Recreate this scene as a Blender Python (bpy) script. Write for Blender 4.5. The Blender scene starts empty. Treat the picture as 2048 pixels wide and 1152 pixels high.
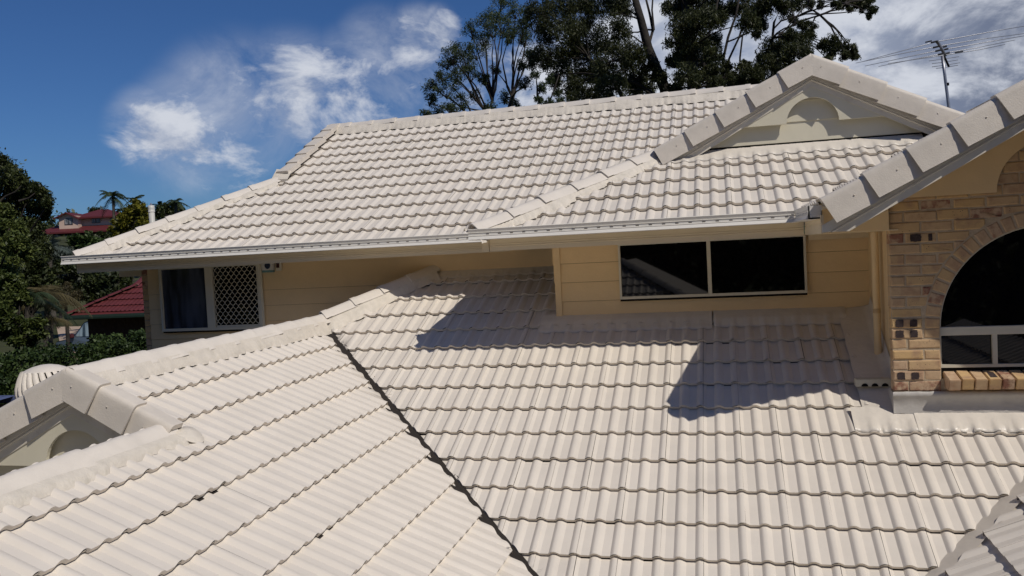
import bpy, bmesh, math, random
import numpy as np
from mathutils import Vector, Matrix
random.seed(7); rng = np.random.default_rng(7)
C = bpy.data.collections.new("place"); bpy.context.scene.collection.children.link(C)
scn = bpy.context.scene
R = math.radians

# ------------------------------------------------------------------ camera
FPX = 1688.72
c_right = Vector((0.96953085, 0.23958548, -0.05107581))
c_up = Vector((0.03899393, 0.05490334, 0.99772997))
c_fwd = Vector((-0.24184585, 0.96932163, -0.04388811))
cam = bpy.data.cameras.new("camera"); camo = bpy.data.objects.new("camera", cam); C.objects.link(camo)
cam.sensor_width = 36; cam.lens = FPX / 2048 * 36; cam.clip_end = 6000; cam.clip_start = .05
m = Matrix.Identity(4)
for i in range(3):
    m[i][0] = c_right[i]; m[i][1] = c_up[i]; m[i][2] = -c_fwd[i]
camo.matrix_world = m
scn.camera = camo
def ray(px, py):
    return c_fwd + c_right * ((px - 1024) / FPX) - c_up * ((py - 576) / FPX)
def at(px, py, d):                       # the place d metres in front of the camera seen at a pixel of the photograph
    return ray(px, py) * d
def pix(p):
    p = Vector(p); z = p.dot(c_fwd)
    return (1024 + FPX * p.dot(c_right) / z, 576 - FPX * p.dot(c_up) / z, z)

# ------------------------------------------------------------------ sun, sky, exposure
SUN = Vector((.79, -.54, 1.11)).normalized()
sun = bpy.data.lights.new("sun", 'SUN'); sun.energy = 3.0; sun.angle = R(.53); sun.color = (1, .935, .84)
so = bpy.data.objects.new("sun", sun); C.objects.link(so)
so.rotation_euler = SUN.to_track_quat('Z', 'Y').to_euler(); so.location = SUN * 60
scn.view_settings.view_transform = 'Standard'; scn.view_settings.look = 'None'
scn.view_settings.exposure = 0; scn.view_settings.gamma = 1; scn.view_settings.use_curve_mapping = False
W = bpy.data.worlds.new("World"); scn.world = W; W.use_nodes = True
SKY_STRENGTH = .048; SKY_TINT = (.44, .735, 1.20, 1)

class NT:
    def __init__(s, tree): s.t = tree
    def n(s, typ, **kw):
        nd = s.t.nodes.new(typ)
        for k, v in kw.items(): setattr(nd, k, v)
        return nd
    def put(s, sock, v):
        if isinstance(v, bpy.types.NodeSocket): s.t.links.new(v, sock)
        elif v is not None: sock.default_value = v
    def math(s, op, a, b=None, c=None, clamp=False):
        nd = s.n('ShaderNodeMath', operation=op, use_clamp=clamp)
        for i, v in enumerate((a, b, c)): s.put(nd.inputs[i], v)
        return nd.outputs[0]
    def vmath(s, op, a, b=None, out=0):
        nd = s.n('ShaderNodeVectorMath', operation=op); s.put(nd.inputs[0], a)
        if b is not None: s.put(nd.inputs[1], b)
        return nd.outputs[out]
    def noise(s, vec, scale, detail=4, rough=.55, dist=0, w=None):
        nd = s.n('ShaderNodeTexNoise'); s.put(nd.inputs['Vector'], vec)
        nd.inputs['Scale'].default_value = scale; nd.inputs['Detail'].default_value = detail
        nd.inputs['Roughness'].default_value = rough; nd.inputs['Distortion'].default_value = dist
        return nd.outputs['Fac']
    def step(s, v, lo, hi):
        nd = s.n('ShaderNodeMapRange', interpolation_type='SMOOTHSTEP'); s.put(nd.inputs[0], v)
        nd.inputs[1].default_value = lo; nd.inputs[2].default_value = hi; nd.inputs[3].default_value = 0; nd.inputs[4].default_value = 1
        return nd.outputs[0]
    def mix(s, f, a, b):
        nd = s.n('ShaderNodeMix', data_type='RGBA'); s.put(nd.inputs[0], f)
        for sock, v in ((nd.inputs[6], a), (nd.inputs[7], b)):
            s.put(sock, (*v, 1) if isinstance(v, tuple) and len(v) == 3 else v)
        return nd.outputs[2]
    def bump(s, h, strength, dist):
        nd = s.n('ShaderNodeBump'); s.put(nd.inputs['Height'], h); nd.inputs['Strength'].default_value = strength
        nd.inputs['Distance'].default_value = dist
        return nd.outputs[0]

def build_world():
    t = W.node_tree; t.nodes.clear(); N = NT(t)
    sky = N.n('ShaderNodeTexSky', sky_type='NISHITA'); sky.sun_disc = False
    sky.sun_elevation = math.asin(SUN.z); sky.sun_rotation = math.atan2(SUN.x, SUN.y)
    sky.air_density = 1.0; sky.dust_density = .4; sky.ozone_density = 2.5; sky.altitude = 50
    d = N.vmath('NORMALIZE', N.n('ShaderNodeTexCoord').outputs['Generated'])
    blobs = [(1870, 60, 380, 1.45), (1650, 130, 270, 1.4), (1960, 190, 240, 1.4), (1330, 110, 250, 1.1), (1120, 190, 190, .85),
             (960, 190, 150, .75), (835, 95, 92, 1.0), (880, 65, 62, .95), (800, 150, 90, .75), (720, 190, 150, .66), (590, 215, 170, .62), (650, 280, 190, .55), (480, 240, 190, .58), (760, 110, 110, .6),
             (400, 262, 150, .62), (310, 262, 100, .72), (500, 322, 80, .66), (420, 318, 60, .6)]
    tot = None
    for px, py, r, w in blobs:
        c = ray(px, py).normalized(); ra = r / FPX
        dist = N.vmath('DISTANCE', d, tuple(c), out=1)
        nd = N.n('ShaderNodeMapRange', interpolation_type='SMOOTHERSTEP'); N.put(nd.inputs[0], dist)
        nd.inputs[1].default_value = ra * 1.25; nd.inputs[2].default_value = ra * .15; nd.inputs[3].default_value = 0; nd.inputs[4].default_value = w
        tot = nd.outputs[0] if tot is None else N.math('MAXIMUM', tot, nd.outputs[0])
    # the bank of cloud goes on to the right of the view, the clear sky to the left
    side = N.vmath('DOT_PRODUCT', d, tuple(ray(2500, 100).normalized()), out=1)
    tot = N.math('MAXIMUM', tot, N.math('MULTIPLY', N.step(side, .80, .97), .8))
    sc_ = N.n('ShaderNodeMapping'); N.put(sc_.inputs[0], d); sc_.inputs['Scale'].default_value = (1, 1, 1.7)
    v = sc_.outputs[0]
    n1 = N.noise(v, 10, 12, .62, .35); n2 = N.noise(v, 3.5, 3, .5)
    dens = N.math('ADD', N.math('MULTIPLY', tot, .85), N.math('ADD', N.math('MULTIPLY', N.math('SUBTRACT', n1, .5), 2.3), N.math('MULTIPLY', N.math('SUBTRACT', n2, .5), .7)))
    veil = N.math('MULTIPLY', N.math('MULTIPLY', N.step(tot, .05, .6), N.step(N.noise(v, 5, 7, .62, .6), .33, .70)), .66)
    alpha = N.math('MAXIMUM', N.math('MULTIPLY', N.step(dens, .26, .92), N.step(tot, .02, .35)), veil)
    # lit tops and grey undersides: density a little further towards the sun
    off = N.vmath('ADD', v, tuple(Vector((SUN.x, SUN.y, SUN.z * 1.7)) * .030))
    n1b = N.noise(off, 10, 8, .6, .35)
    lit = N.math('ADD', N.math('MULTIPLY', N.math('SUBTRACT', n1, n1b), 3.2), N.math('MULTIPLY', N.math('SUBTRACT', .56, n2), 1.9))
    rightness = N.step(side, .93, .995)
    litf = N.step(N.math('SUBTRACT', lit, N.math('MULTIPLY', rightness, .30)), -.55, .55)
    litf = N.math('MAXIMUM', litf, N.math('SUBTRACT', 1, N.math('MULTIPLY', alpha, 1.7)))
    shade = N.mix(rightness, (7.2, 8.2, 10.6), (2.6, 3.2, 4.9)); col = N.mix(litf, shade, (13.2, 13.8, 15.2))
    sat = N.n('ShaderNodeHueSaturation'); sat.inputs['Saturation'].default_value = 1.0; sat.inputs['Value'].default_value = 1.0
    t.links.new(sky.outputs[0], sat.inputs['Color'])
    tint = N.n('ShaderNodeMix', data_type='RGBA', blend_type='MULTIPLY'); tint.inputs[0].default_value = 1
    t.links.new(sat.outputs[0], tint.inputs[6]); tint.inputs[7].default_value = SKY_TINT
    both = N.mix(N.math('MULTIPLY', alpha, .97), tint.outputs[2], col)
    bg = N.n('ShaderNodeBackground'); bg.inputs['Strength'].default_value = SKY_STRENGTH
    t.links.new(both, bg.inputs[0]); out = N.n('ShaderNodeOutputWorld'); t.links.new(bg.outputs[0], out.inputs[0])
build_world()

# ------------------------------------------------------------------ materials
MATS = {}
def mat(name, col, rough=.6, spec=.4, var=.05, vscale=6, grain=0, gscale=300, gdist=.001, stain=None, stain_scale=2, stain_amt=.3, metal=0, objvar=0, coat=0):
    ma = bpy.data.materials.new(name); ma.use_nodes = True; t = ma.node_tree; N = NT(t)
    b = t.nodes['Principled BSDF']; co = N.n('ShaderNodeTexCoord').outputs['Object']
    geo = N.n('ShaderNodeNewGeometry').outputs['Position']
    n = N.noise(geo, vscale, 5, .6)
    lo = tuple(c * (1 - var) for c in col); hi = tuple(min(1, c * (1 + var)) for c in col)
    c = N.mix(N.step(n, .3, .7), lo, hi)
    if stain:
        s = N.noise(geo, stain_scale, 6, .65)
        c = N.mix(N.math('MULTIPLY', N.step(s, .52, .75), stain_amt), c, stain)
    if objvar:
        oi = N.n('ShaderNodeObjectInfo').outputs['Random']
        hs = N.n('ShaderNodeHueSaturation'); t.links.new(c, hs.inputs['Color'])
        N.put(hs.inputs['Value'], N.math('ADD', N.math('MULTIPLY', oi, 2 * objvar), 1 - objvar)); c = hs.outputs[0]
    t.links.new(c, b.inputs['Base Color']); b.inputs['Roughness'].default_value = rough
    b.inputs['Specular IOR Level'].default_value = spec; b.inputs['Metallic'].default_value = metal
    if grain:
        g = N.noise(geo, gscale, 3, .6); t.links.new(N.bump(g, grain, gdist), b.inputs['Normal'])
    MATS[name] = ma; return ma
mat('tile_paint', (.715, .655, .575), .5, .35, .03, 3, .35, 260, .0012, (.56, .51, .45), 1.3, .25, objvar=.02)
mat('cap_paint', (.715, .655, .575), .5, .35, .04, 6, .5, 90, .004, (.56, .52, .46), 3, .25, objvar=.015)
mat('barge_paint', (.66, .60, .52), .5, .35, .05, 8, .55, 110, .0035, (.52, .47, .41), 5, .3, objvar=.02)
mat('mortar_paint', (.68, .62, .53), .6, .3, .06, 12, .7, 60, .006, (.50, .46, .37), 8, .5)
mat('flash_paint', (.70, .645, .565), .38, .45, .04, 6, .5, 16, .010, (.58, .53, .46), 4, .3)
mat('lead_grey', (.50, .475, .44), .33, .5, .06, 7, .6, 14, .008, (.36, .34, .32), 6, .4)
mat('gutter_white', (.76, .73, .67), .35, .45, .02, 3, stain=(.6, .56, .48), stain_scale=5, stain_amt=.2)
mat('slot_dark', (.16, .14, .12), .8)
mat('wall_paint', (.78, .585, .335), .6, .3, .04, 2.5, .5, 55, .003, (.60, .47, .30), 1.6, .25)
mat('fascia_paint', (.72, .60, .41), .5, .35, .03, 3, stain=(.56, .44, .29), stain_scale=3, stain_amt=.3)
mat('gable_paint', (.70, .655, .515), .5, .35, .04, 3, stain=(.58, .53, .41), stain_scale=3, stain_amt=.3)
mat('barge_board_paint', (.70, .655, .56), .5, .35, .05, 4, stain=(.40, .33, .27), stain_scale=7, stain_amt=.4)
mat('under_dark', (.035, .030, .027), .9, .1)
mat('valley_cream', (.64, .58, .50), .45, .4, .05, 5, .4, 30, .004)
mat('joint_brown', (.16, .12, .08), .8)
mat('frame_cream', (.66, .62, .50), .4, .4, .03, 5)
mat('brick_mortar', (.50, .40, .28), .85, .1, .10, 20, .8, 70, .006)
mat('sheet_blue', (.085, .105, .20), .5, .4, .1, 2)
mat('hole_black', (.012, .011, .010), .8, .1)
mat('plastic_grey', (.55, .54, .50), .45, .4)
mat('metal_mast', (.33, .34, .37), .4, .5, .1, 20, metal=.6)
mat('red_tile', (.110, .024, .025), .5, .4, .12, 2, objvar=0)
mat('red_roof_far', (.105, .020, .021), .6, .3, .1, .8)
mat('dark_brick', (.075, .045, .036), .85, .1, .25, 9)
mat('green_gutter', (.030, .055, .045), .4, .4)
mat('far_wall', (.56, .42, .33), .7, .2, .08, .8)
mat('far_dark', (.06, .048, .042), .8, .2, .2, 1)
mat('car_paint', (.11, .15, .20), .25, .5, .04, 2)
mat('car_black', (.02, .02, .022), .5, .3)
mat('car_red', (.08, .02, .022), .35, .5)
mat('rim_grey', (.4, .4, .42), .35, .5, metal=.6)
mat('drive', (.42, .32, .24), .9, .1, .12, .6, .5, 8, .02)
mat('ground', (.055, .060, .028), .95, .1, .35, .25, .6, 3, .05)
mat('bark', (.036, .031, .027), .85, .15, .3, 4, .8, 9, .03)
mat('bark_pale', (.20, .17, .145), .8, .15, .35, 2.5, .8, 9, .03)
mat('palm_bark', (.085, .075, .062), .9, .1, .25, 3)
mat('siren_white', (.62, .60, .56), .45, .4)
mat('siren_lens', (.025, .035, .07), .2, .5)
mat('siren_strip', (.16, .30, .30), .4, .4)
mat('red_box', (.06, .018, .014), .5, .3)
mat('steel', (.72, .72, .74), .3, .5, metal=.8)

def glass(name, col, rough=.02, pale_tone=None):
    ma = bpy.data.materials.new(name); ma.use_nodes = True; t = ma.node_tree; N = NT(t); b = t.nodes['Principled BSDF']
    geo = N.n('ShaderNodeNewGeometry').outputs['Position']
    if pale_tone:
        mp = N.n('ShaderNodeMapping'); N.put(mp.inputs[0], geo); mp.inputs['Scale'].default_value = (4.2, 1, .7)
        t.links.new(N.mix(N.step(N.noise(mp.outputs[0], 1.5, 3, .5), .36, .66), col, pale_tone), b.inputs['Base Color'])
    else: b.inputs['Base Color'].default_value = (*col, 1)
    b.inputs['Roughness'].default_value = rough; b.inputs['Specular IOR Level'].default_value = .5
    MATS[name] = ma
glass('pane_black', (.0035, .0035, .004)); glass('pane_curtain', (.022, .024, .029), .06, (.075, .088, .125)); glass('car_glass', (.03, .045, .055), .05, (.34, .43, .47))  # car glass: pale light on the windscreen is painted into its colour
glass('far_glass', (.05, .06, .07), .1, (.28, .27, .26))

def brick_mat():
    ma = bpy.data.materials.new('brick_yellow'); ma.use_nodes = True; t = ma.node_tree; N = NT(t); b = t.nodes['Principled BSDF']
    geo = N.n('ShaderNodeNewGeometry').outputs['Position']; oi = N.n('ShaderNodeObjectInfo').outputs['Random']
    base = N.mix(oi, (.62, .42, .20), (.55, .40, .27))
    c = N.mix(N.step(N.noise(geo, 9, 5, .6), .40, .72), base, (.44, .28, .17))
    c = N.mix(N.math('MULTIPLY', N.step(oi, .84, .97), N.step(N.noise(geo, 14, 4, .6), .42, .6)), c, (.27, .125, .085))
    vor = N.n('ShaderNodeTexVoronoi'); N.put(vor.inputs['Vector'], geo); vor.inputs['Scale'].default_value = 42
    c = N.mix(N.math('MULTIPLY', N.step(vor.outputs['Distance'], .16, .10), N.step(N.noise(geo, 6, 2), .5, .6)), c, (.05, .03, .025))
    t.links.new(c, b.inputs['Base Color']); b.inputs['Roughness'].default_value = .85; b.inputs['Specular IOR Level'].default_value = .2
    t.links.new(N.bump(N.noise(geo, 60, 4, .6), .6, .004), b.inputs['Normal']); MATS['brick_yellow'] = ma
    for nm, cc in (('brick_burnt', (.062, .045, .044)),): mat(nm, cc, .8, .2, .3, 25, .5, 70, .003)
brick_mat()

def leaf_mat(name, dark, light, trans=.3):
    ma = bpy.data.materials.new(name); ma.use_nodes = True; t = ma.node_tree; N = NT(t); t.nodes.clear()
    at_ = N.n('ShaderNodeAttribute'); at_.attribute_name = 'tint'
    c = N.mix(at_.outputs['Fac'], dark, light)
    d = N.n('ShaderNodeBsdfPrincipled'); t.links.new(c, d.inputs['Base Color']); d.inputs['Roughness'].default_value = .5
    d.inputs['Specular IOR Level'].default_value = .3
    tr = N.n('ShaderNodeBsdfTranslucent'); t.links.new(c, tr.inputs['Color'])
    mx = N.n('ShaderNodeMixShader'); mx.inputs[0].default_value = trans
    t.links.new(d.outputs[0], mx.inputs[1]); t.links.new(tr.outputs[0], mx.inputs[2])
    o = N.n('ShaderNodeOutputMaterial'); t.links.new(mx.outputs[0], o.inputs[0]); MATS[name] = ma
leaf_mat('gum_leaf', (.020, .027, .010), (.088, .096, .032), .30)
leaf_mat('gum_leaf_light', (.026, .040, .018), (.075, .100, .036), .25)
leaf_mat('tree_leaf', (.020, .029, .009), (.100, .120, .034), .25)
leaf_mat('bright_leaf', (.034, .054, .012), (.150, .180, .045), .3)
leaf_mat('hedge_leaf', (.015, .031, .008), (.082, .125, .034), .25)
leaf_mat('yellow_leaf', (.085, .085, .010), (.24, .22, .022), .3)
leaf_mat('palm_leaf', (.020, .034, .016), (.075, .105, .045), .25)
leaf_mat('grey_leaf', (.030, .042, .032), (.12, .145, .125), .2)
leaf_mat('dry_leaf', (.05, .042, .018), (.19, .155, .07), .25)

# ------------------------------------------------------------------ object helpers
def mesh_obj(name, verts, faces, material, parent=None, smooth=False, kind=None):
    me = bpy.data.meshes.new(name); me.from_pydata([tuple(v) for v in verts], [], faces); me.update()
    for f in me.polygons: f.use_smooth = smooth
    return link(name, me, material, parent, kind)
def link(name, me, material, parent=None, kind=None):
    if material and not me.materials:
        me.materials.append(MATS[material])
    o = bpy.data.objects.new(name, me); C.objects.link(o)
    if parent: adopt(o, parent)
    if kind: o['kind'] = kind
    return o
def wmat(o):
    p = o.parent
    return (wmat(p) @ o.matrix_parent_inverse @ o.matrix_basis) if p else o.matrix_basis.copy()
def adopt(o, parent):
    o.parent = parent; o.matrix_parent_inverse = wmat(parent).inverted()
def tag(o, label, cat, group=None, kind=None):
    o['label'] = label; o['category'] = cat
    if group: o['group'] = group
    if kind: o['kind'] = kind
    return o
def thing(name, loc, label, cat, group=None):
    o = bpy.data.objects.new(name, None); C.objects.link(o); o.location = loc; o.empty_display_size = .3
    return tag(o, label, cat, group)
def structure(o): o['kind'] = 'structure'; return o
def box_vf(x0, x1, y0, y1, z0, z1):
    v = [(x, y, z) for x in (x0, x1) for y in (y0, y1) for z in (z0, z1)]
    return v, [(0, 1, 3, 2), (4, 6, 7, 5), (0, 4, 5, 1), (2, 3, 7, 6), (0, 2, 6, 4), (1, 5, 7, 3)]
def box(name, b, material, parent=None, bev=0, kind=None):
    v, f = box_vf(*b)
    o = mesh_obj(name, v, f, material, parent, kind=kind)
    if bev:
        bm = bmesh.new(); bm.from_mesh(o.data); bmesh.ops.bevel(bm, geom=bm.edges[:], offset=bev, segments=2, affect='EDGES', profile=.6)
        bm.to_mesh(o.data); bm.free()
    return o
def prism_vf(prof, org, a, b, d, length):       # a closed outline in the plane (a, b), drawn out along d
    org, a, b, d = Vector(org), Vector(a), Vector(b), Vector(d)
    v = [org + a * p + b * q for p, q in prof]; n = len(v); v += [x + d * length for x in v]
    f = [(i, (i + 1) % n, n + (i + 1) % n, n + i) for i in range(n)] + [tuple(range(n - 1, -1, -1)), tuple(range(n, 2 * n))]
    return v, f
def prism(name, prof, org, a, b, d, length, material, parent=None):
    v, f = prism_vf(prof, org, a, b, d, length); o = mesh_obj(name, v, f, material, parent)
    bm = bmesh.new(); bm.from_mesh(o.data); bmesh.ops.recalc_face_normals(bm, faces=bm.faces); bm.to_mesh(o.data); bm.free(); return o
def tube_vf(path, radii, sides=6, cap=True):
    v, f = [], []; path = [Vector(p) for p in path]; ref = Vector((.3, .2, 1)).normalized()
    for i, p in enumerate(path):
        d = (path[min(i + 1, len(path) - 1)] - path[max(i - 1, 0)]).normalized()
        r = Vector((1, .1, 0)) if abs(d.z) > .9 else Vector((0, 0, 1))
        u = d.cross(r).normalized(); w = d.cross(u)
        for k in range(sides):
            a = 2 * math.pi * k / sides; v.append(p + (u * math.cos(a) + w * math.sin(a)) * radii[i])
    for i in range(len(path) - 1):
        for k in range(sides):
            f.append((i * sides + k, i * sides + (k + 1) % sides, (i + 1) * sides + (k + 1) % sides, (i + 1) * sides + k))
    if cap: f += [tuple(range(sides)), tuple(range((len(path) - 1) * sides, len(path) * sides))]
    return v, f
def tube(name, path, radii, material, parent=None, sides=8, smooth=True):
    v, f = tube_vf(path, radii if hasattr(radii, '__len__') else [radii] * len(path), sides)
    return mesh_obj(name, v, f, material, parent, smooth)
def joinvf(parts):
    V, F = [], []
    for v, f in parts:
        k = len(V); V += list(v); F += [tuple(i + k for i in q) for q in f]
    return V, F

# ------------------------------------------------------------------ roof frames (measured from the tile courses)
class Roof:
    def __init__(s, O, g, phi, face):
        s.O = Vector(O); s.g = g; c, n = math.cos(phi), math.sin(phi)
        if face == 'front': s.s, s.t, s.n = Vector((1, 0, 0)), Vector((0, c, n)), Vector((0, -n, c))
        elif face == 'right': s.s, s.t, s.n = Vector((0, 1, 0)), Vector((-c, 0, n)), Vector((n, 0, c))
        elif face == 'back': s.s, s.t, s.n = Vector((-1, 0, 0)), Vector((0, -c, n)), Vector((0, n, c))
        elif face == 'left': s.s, s.t, s.n = Vector((0, -1, 0)), Vector((c, 0, n)), Vector((-n, 0, c))
        s.phi = phi
    def M(s, k, row, dn=0):
        o = s.O + s.s * (.3 * k) + s.t * (row * s.g) + s.n * dn
        m = Matrix.Identity(4)
        for i in range(3): m[i][0] = s.s[i]; m[i][1] = s.t[i]; m[i][2] = s.n[i]; m[i][3] = o[i]
        return m
    def P(s, a, b, c=0): return s.O + s.s * a + s.t * b + s.n * c
    def z(s, x, y): # height of the roof plane (tops of the rolls) over a plan point
        return s.O.z - (s.n.x * (x - s.O.x) + s.n.y * (y - s.O.y)) / s.n.z
RM = Roof((-1.42451268, 5.92909104, -2.20441968), .34058703, .47853701, 'front')
RB = Roof((-3.58176559, 9.15873574, .20957043), .33811601, .4778201, 'front')
RC = Roof((-1.4034556, 7.96875471, .21142201), .34507814, .4562411, 'front')
RL = Roof((-4.34305202, 5.26083516, -.73373511), .34876671, .46515981, 'right')
# RL rows count downwards in the measurements: row r -> slope distance -r*g
RR = Roof((1.61, 6.10, -2.018), .340, .4795, 'left')
RG = Roof((.70, 7.9, .262), .343, .47, 'left')

SEGS = [[-.28, -.249], [-.249, -.187], [-.187, -.179, -.172, -.165, -.158, -.152, -.145, -.138, -.130, -.099], [-.099, -.037], [-.037, -.029, -.022, -.015, -.008, -.002, .005, .012, .02]]
ROLL = .0212
def rollh(x):
    """height of the tile across its width: flat pans, a roll with a straight flank on each side and a rounded crest"""
    x = (x + .0705) % .15 - .0705
    v = max(0, (-x - .004) / .033, (x - .004) / .047); a = .55
    v = min(1, v); v = v * v / (2 * a) if v < a else v - a / 2
    return -ROLL * v / (1 - a / 2)
DROP = .0325
def tile_vf(g, gap=.0015, thick=.0285, over=.06):
    v, f = [], []; x_a, x_b = SEGS[0][0], SEGS[-1][-1]
    for seg in SEGS:
        xs = [x + (gap if x == x_a else -gap * .3 if x == x_b else 0) for x in seg]; n = len(xs)
        b = len(v)
        for t in (0, g + over):
            for x in xs: v.append((x, t, rollh(x) - DROP * t / g - (.0022 if x < -.275 else 0)))
        for i in range(n - 1): f.append((b + i, b + i + 1, b + n + i + 1, b + n + i))
        b = len(v)
        for x in xs:                                            # nose: the slot of the interlock is left open on the joint roll
            top = .0085 if -.030 < x < .008 else 0
            v.append((x, -.0005, rollh(x) - top))
        for x in xs: v.append((x, .008, rollh(x) - thick))
        for i in range(n - 1): f.append((b + i, b + n + i, b + n + i + 1, b + i + 1))
    e = len(v); xr = x_b - gap * .3; h = rollh(x_b)             # right edge over the neighbour's underlap
    dd = DROP * (g + over) / g
    v += [(xr, 0, h), (xr, g + over, h - dd), (xr, g + over, h - dd - .009), (xr, 0, h - .009)]
    f.append((e, e + 3, e + 2, e + 1))
    return v, f, 0
def tile_mesh(g, gap):
    v, f, ntop = tile_vf(g, gap); me = bpy.data.meshes.new('roof_tile'); me.from_pydata(v, [], f); me.update()
    for i, p in enumerate(me.polygons): p.use_smooth = True
    return me

def clip_mesh(me_v, me_f, Mx, cuts, skirt=.075):
    """cut a tile by vertical planes (a, b, c): keep a*x + b*y <= c in plan; cut edges get a face down to the battens"""
    bm = bmesh.new(); vs = [bm.verts.new(v) for v in me_v]
    for q in me_f: bm.faces.new([vs[i] for i in q])
    inv = Mx.inverted()
    for a, b, c, sk in cuts:
        no = Vector((a, b, 0)); p = no * (c / no.length_squared)
        co = inv @ p; nl = (inv.to_3x3() @ no).normalized()
        r = bmesh.ops.bisect_plane(bm, geom=bm.verts[:] + bm.edges[:] + bm.faces[:], dist=1e-6, plane_co=co, plane_no=nl, clear_outer=True)
        if sk and bm.verts:
            ed = [e for e in bm.edges if len(e.link_faces) == 1 and all(abs((v.co - co).dot(nl)) < 1e-5 for v in e.verts)]
            if ed:
                ex = bmesh.ops.extrude_edge_only(bm, edges=ed)
                dn = inv.to_3x3() @ Vector((0, 0, -skirt))
                for gm in ex['geom']:
                    if isinstance(gm, bmesh.types.BMVert): gm.co += dn + nl * random.uniform(-.006, .004)
    if len(bm.faces) < 4: bm.free(); return None
    V = [v.co.copy() for v in bm.verts]; bm.verts.index_update(); F = [tuple(v.index for v in f.verts) for f in bm.faces]
    bm.free(); return V, F

ALL_TILES = []       # (pixel area, roof object, roof frame, matrix, verts, faces or None when whole, holder)
def lay(roof, holder, rows, cols, cuts, down=False, keep=None, skirt=.075):
    v0, f0, _ = tile_vf(roof.g)
    for r in rows:
        for k in cols:
            rr = -r if down else r
            M0 = roof.M(k, rr)
            corners = [M0 @ Vector((x, y, 0)) for x in (-.28, .02) for y in (0, roof.g)]
            ctr = M0 @ Vector((-.13, roof.g / 2, 0))
            if keep and not keep(ctr): continue
            state = 'in'
            for a, b, c, sk in cuts:
                d = [a * p.x + b * p.y - c for p in [M0 @ Vector((x, y, 0)) for x in (-.28, .02) for y in (0, roof.g + .06)]]
                if min(d) > -.02: state = 'out'; break
                if max(d) > 0: state = 'cut'
            if state == 'out': continue
            J = M0 @ Matrix.Translation((random.gauss(0, .0009), random.gauss(0, .0016), random.gauss(0, .0008))) @ Matrix.Rotation(random.gauss(0, .0022), 4, 'Z') @ Matrix.Rotation(random.gauss(0, .0022), 4, 'Y')
            p = [pix(q) for q in corners]
            if min(q[2] for q in p) < .5: area = 0; vis = False
            else:
                xs = [q[0] for q in p]; ys = [q[1] for q in p]
                area = abs((xs[3] - xs[0]) * (ys[1] - ys[2]) - (xs[1] - xs[2]) * (ys[3] - ys[0])) / 2
                vis = max(xs) > 0 and min(xs) < 2048 and max(ys) > 0 and min(ys) < 1152
            ALL_TILES.append((area if vis else -1, holder, roof, J, cuts if state == 'cut' else None, skirt))

TILE_MAT = {}
def finish_tiles(limit=300):
    ALL_TILES.sort(key=lambda t: -t[0])
    share = {}; rest = {}; count = 0
    for area, holder, roof, J, cuts, sk in ALL_TILES:
        gap = random.choice((.0002, .0006, .0012, .002, .0034)); vf = None
        if cuts:
            v, f, _ = tile_vf(roof.g, gap); vf = clip_mesh(v, f, J, cuts, sk)
            if vf is None: continue
        if area > 0 and count < limit and holder.name not in ALWAYS_JOINED:
            if vf:
                me = bpy.data.meshes.new('roof_tile'); me.from_pydata(vf[0], [], vf[1]); me.update()
            else:
                key = (round(roof.g, 5), gap)
                if key not in share:
                    share[key] = tile_mesh(roof.g, gap); share[key].materials.append(MATS['tile_paint'])
                me = share[key]
            o = link('roof_tile', me, TILE_MAT.get(holder.name, 'tile_paint'))
            o.parent = holder; o.matrix_parent_inverse = wmat(holder).inverted(); o.matrix_basis = J; count += 1
        else:
            if vf is None: v, f, _ = tile_vf(roof.g, gap); vf = (v, f)
            rest.setdefault(holder.name, (holder, []))[1].append(([J @ Vector(v) for v in vf[0]], vf[1]))
    for nm, (holder, parts) in rest.items():
        V, F = joinvf(parts)
        mesh_obj('tiled_area', V, F, TILE_MAT.get(nm, 'tile_paint'), holder, True, 'stuff')
ALWAYS_JOINED = set()

def underlay(name, pts, parent, material='under_dark', lower=.062):
    n = len(pts); v = [Vector(p) - Vector((0, 0, lower)) for p in pts] + [Vector(p) - Vector((0, 0, lower + .05)) for p in pts]
    f = [tuple(range(n)), tuple(range(2 * n - 1, n - 1, -1))] + [(i, n + i, n + (i + 1) % n, (i + 1) % n) for i in range(n)]
    return mesh_obj(name, v, f, material, parent)

# ------------------------------------------------------------------ ground (rises to the houses behind on the left)
def gz(x, y):
    d = math.hypot(x, y)
    pts = [(0, -5.4), (9, -5.3), (15, -4.6), (25, -3.55), (35, -3.25), (48, -2.5), (62, -1.2), (90, 1.6), (118, 4.6), (160, 6.2), (300, 6.6), (6000, -30)]
    for (a, za), (b, zb) in zip(pts, pts[1:]):
        if d <= b: return za + (zb - za) * (d - a) / (b - a)
    return -30
def make_ground():
    v, f = [], []; rs = [0, 3, 6, 9, 12, 15, 20, 25, 30, 35, 41, 48, 55, 62, 75, 90, 104, 118, 140, 160, 220, 300, 700, 2000, 5500]; n = 72
    for r in rs:
        for k in range(n):
            a = 2 * math.pi * k / n; x, y = r * math.cos(a), r * math.sin(a); v.append((x, y, gz(x, y)))
    for i in range(len(rs) - 1):
        for k in range(n): f.append((i * n + k, i * n + (k + 1) % n, (i + 1) * n + (k + 1) % n, (i + 1) * n + k)[::-1])
    return structure(mesh_obj('ground', v, f, 'ground', smooth=True))
make_ground()

# ------------------------------------------------------------------ the house
house = thing('house', (-1.5, 9, -5.3), 'cream painted two storey house with stepped tiled roofs, gables and arched brick window bay', 'house')
def part(name, v, f, material, parent=house, smooth=False, kind=None): return mesh_obj(name, v, f, material, parent, smooth, kind)
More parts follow.
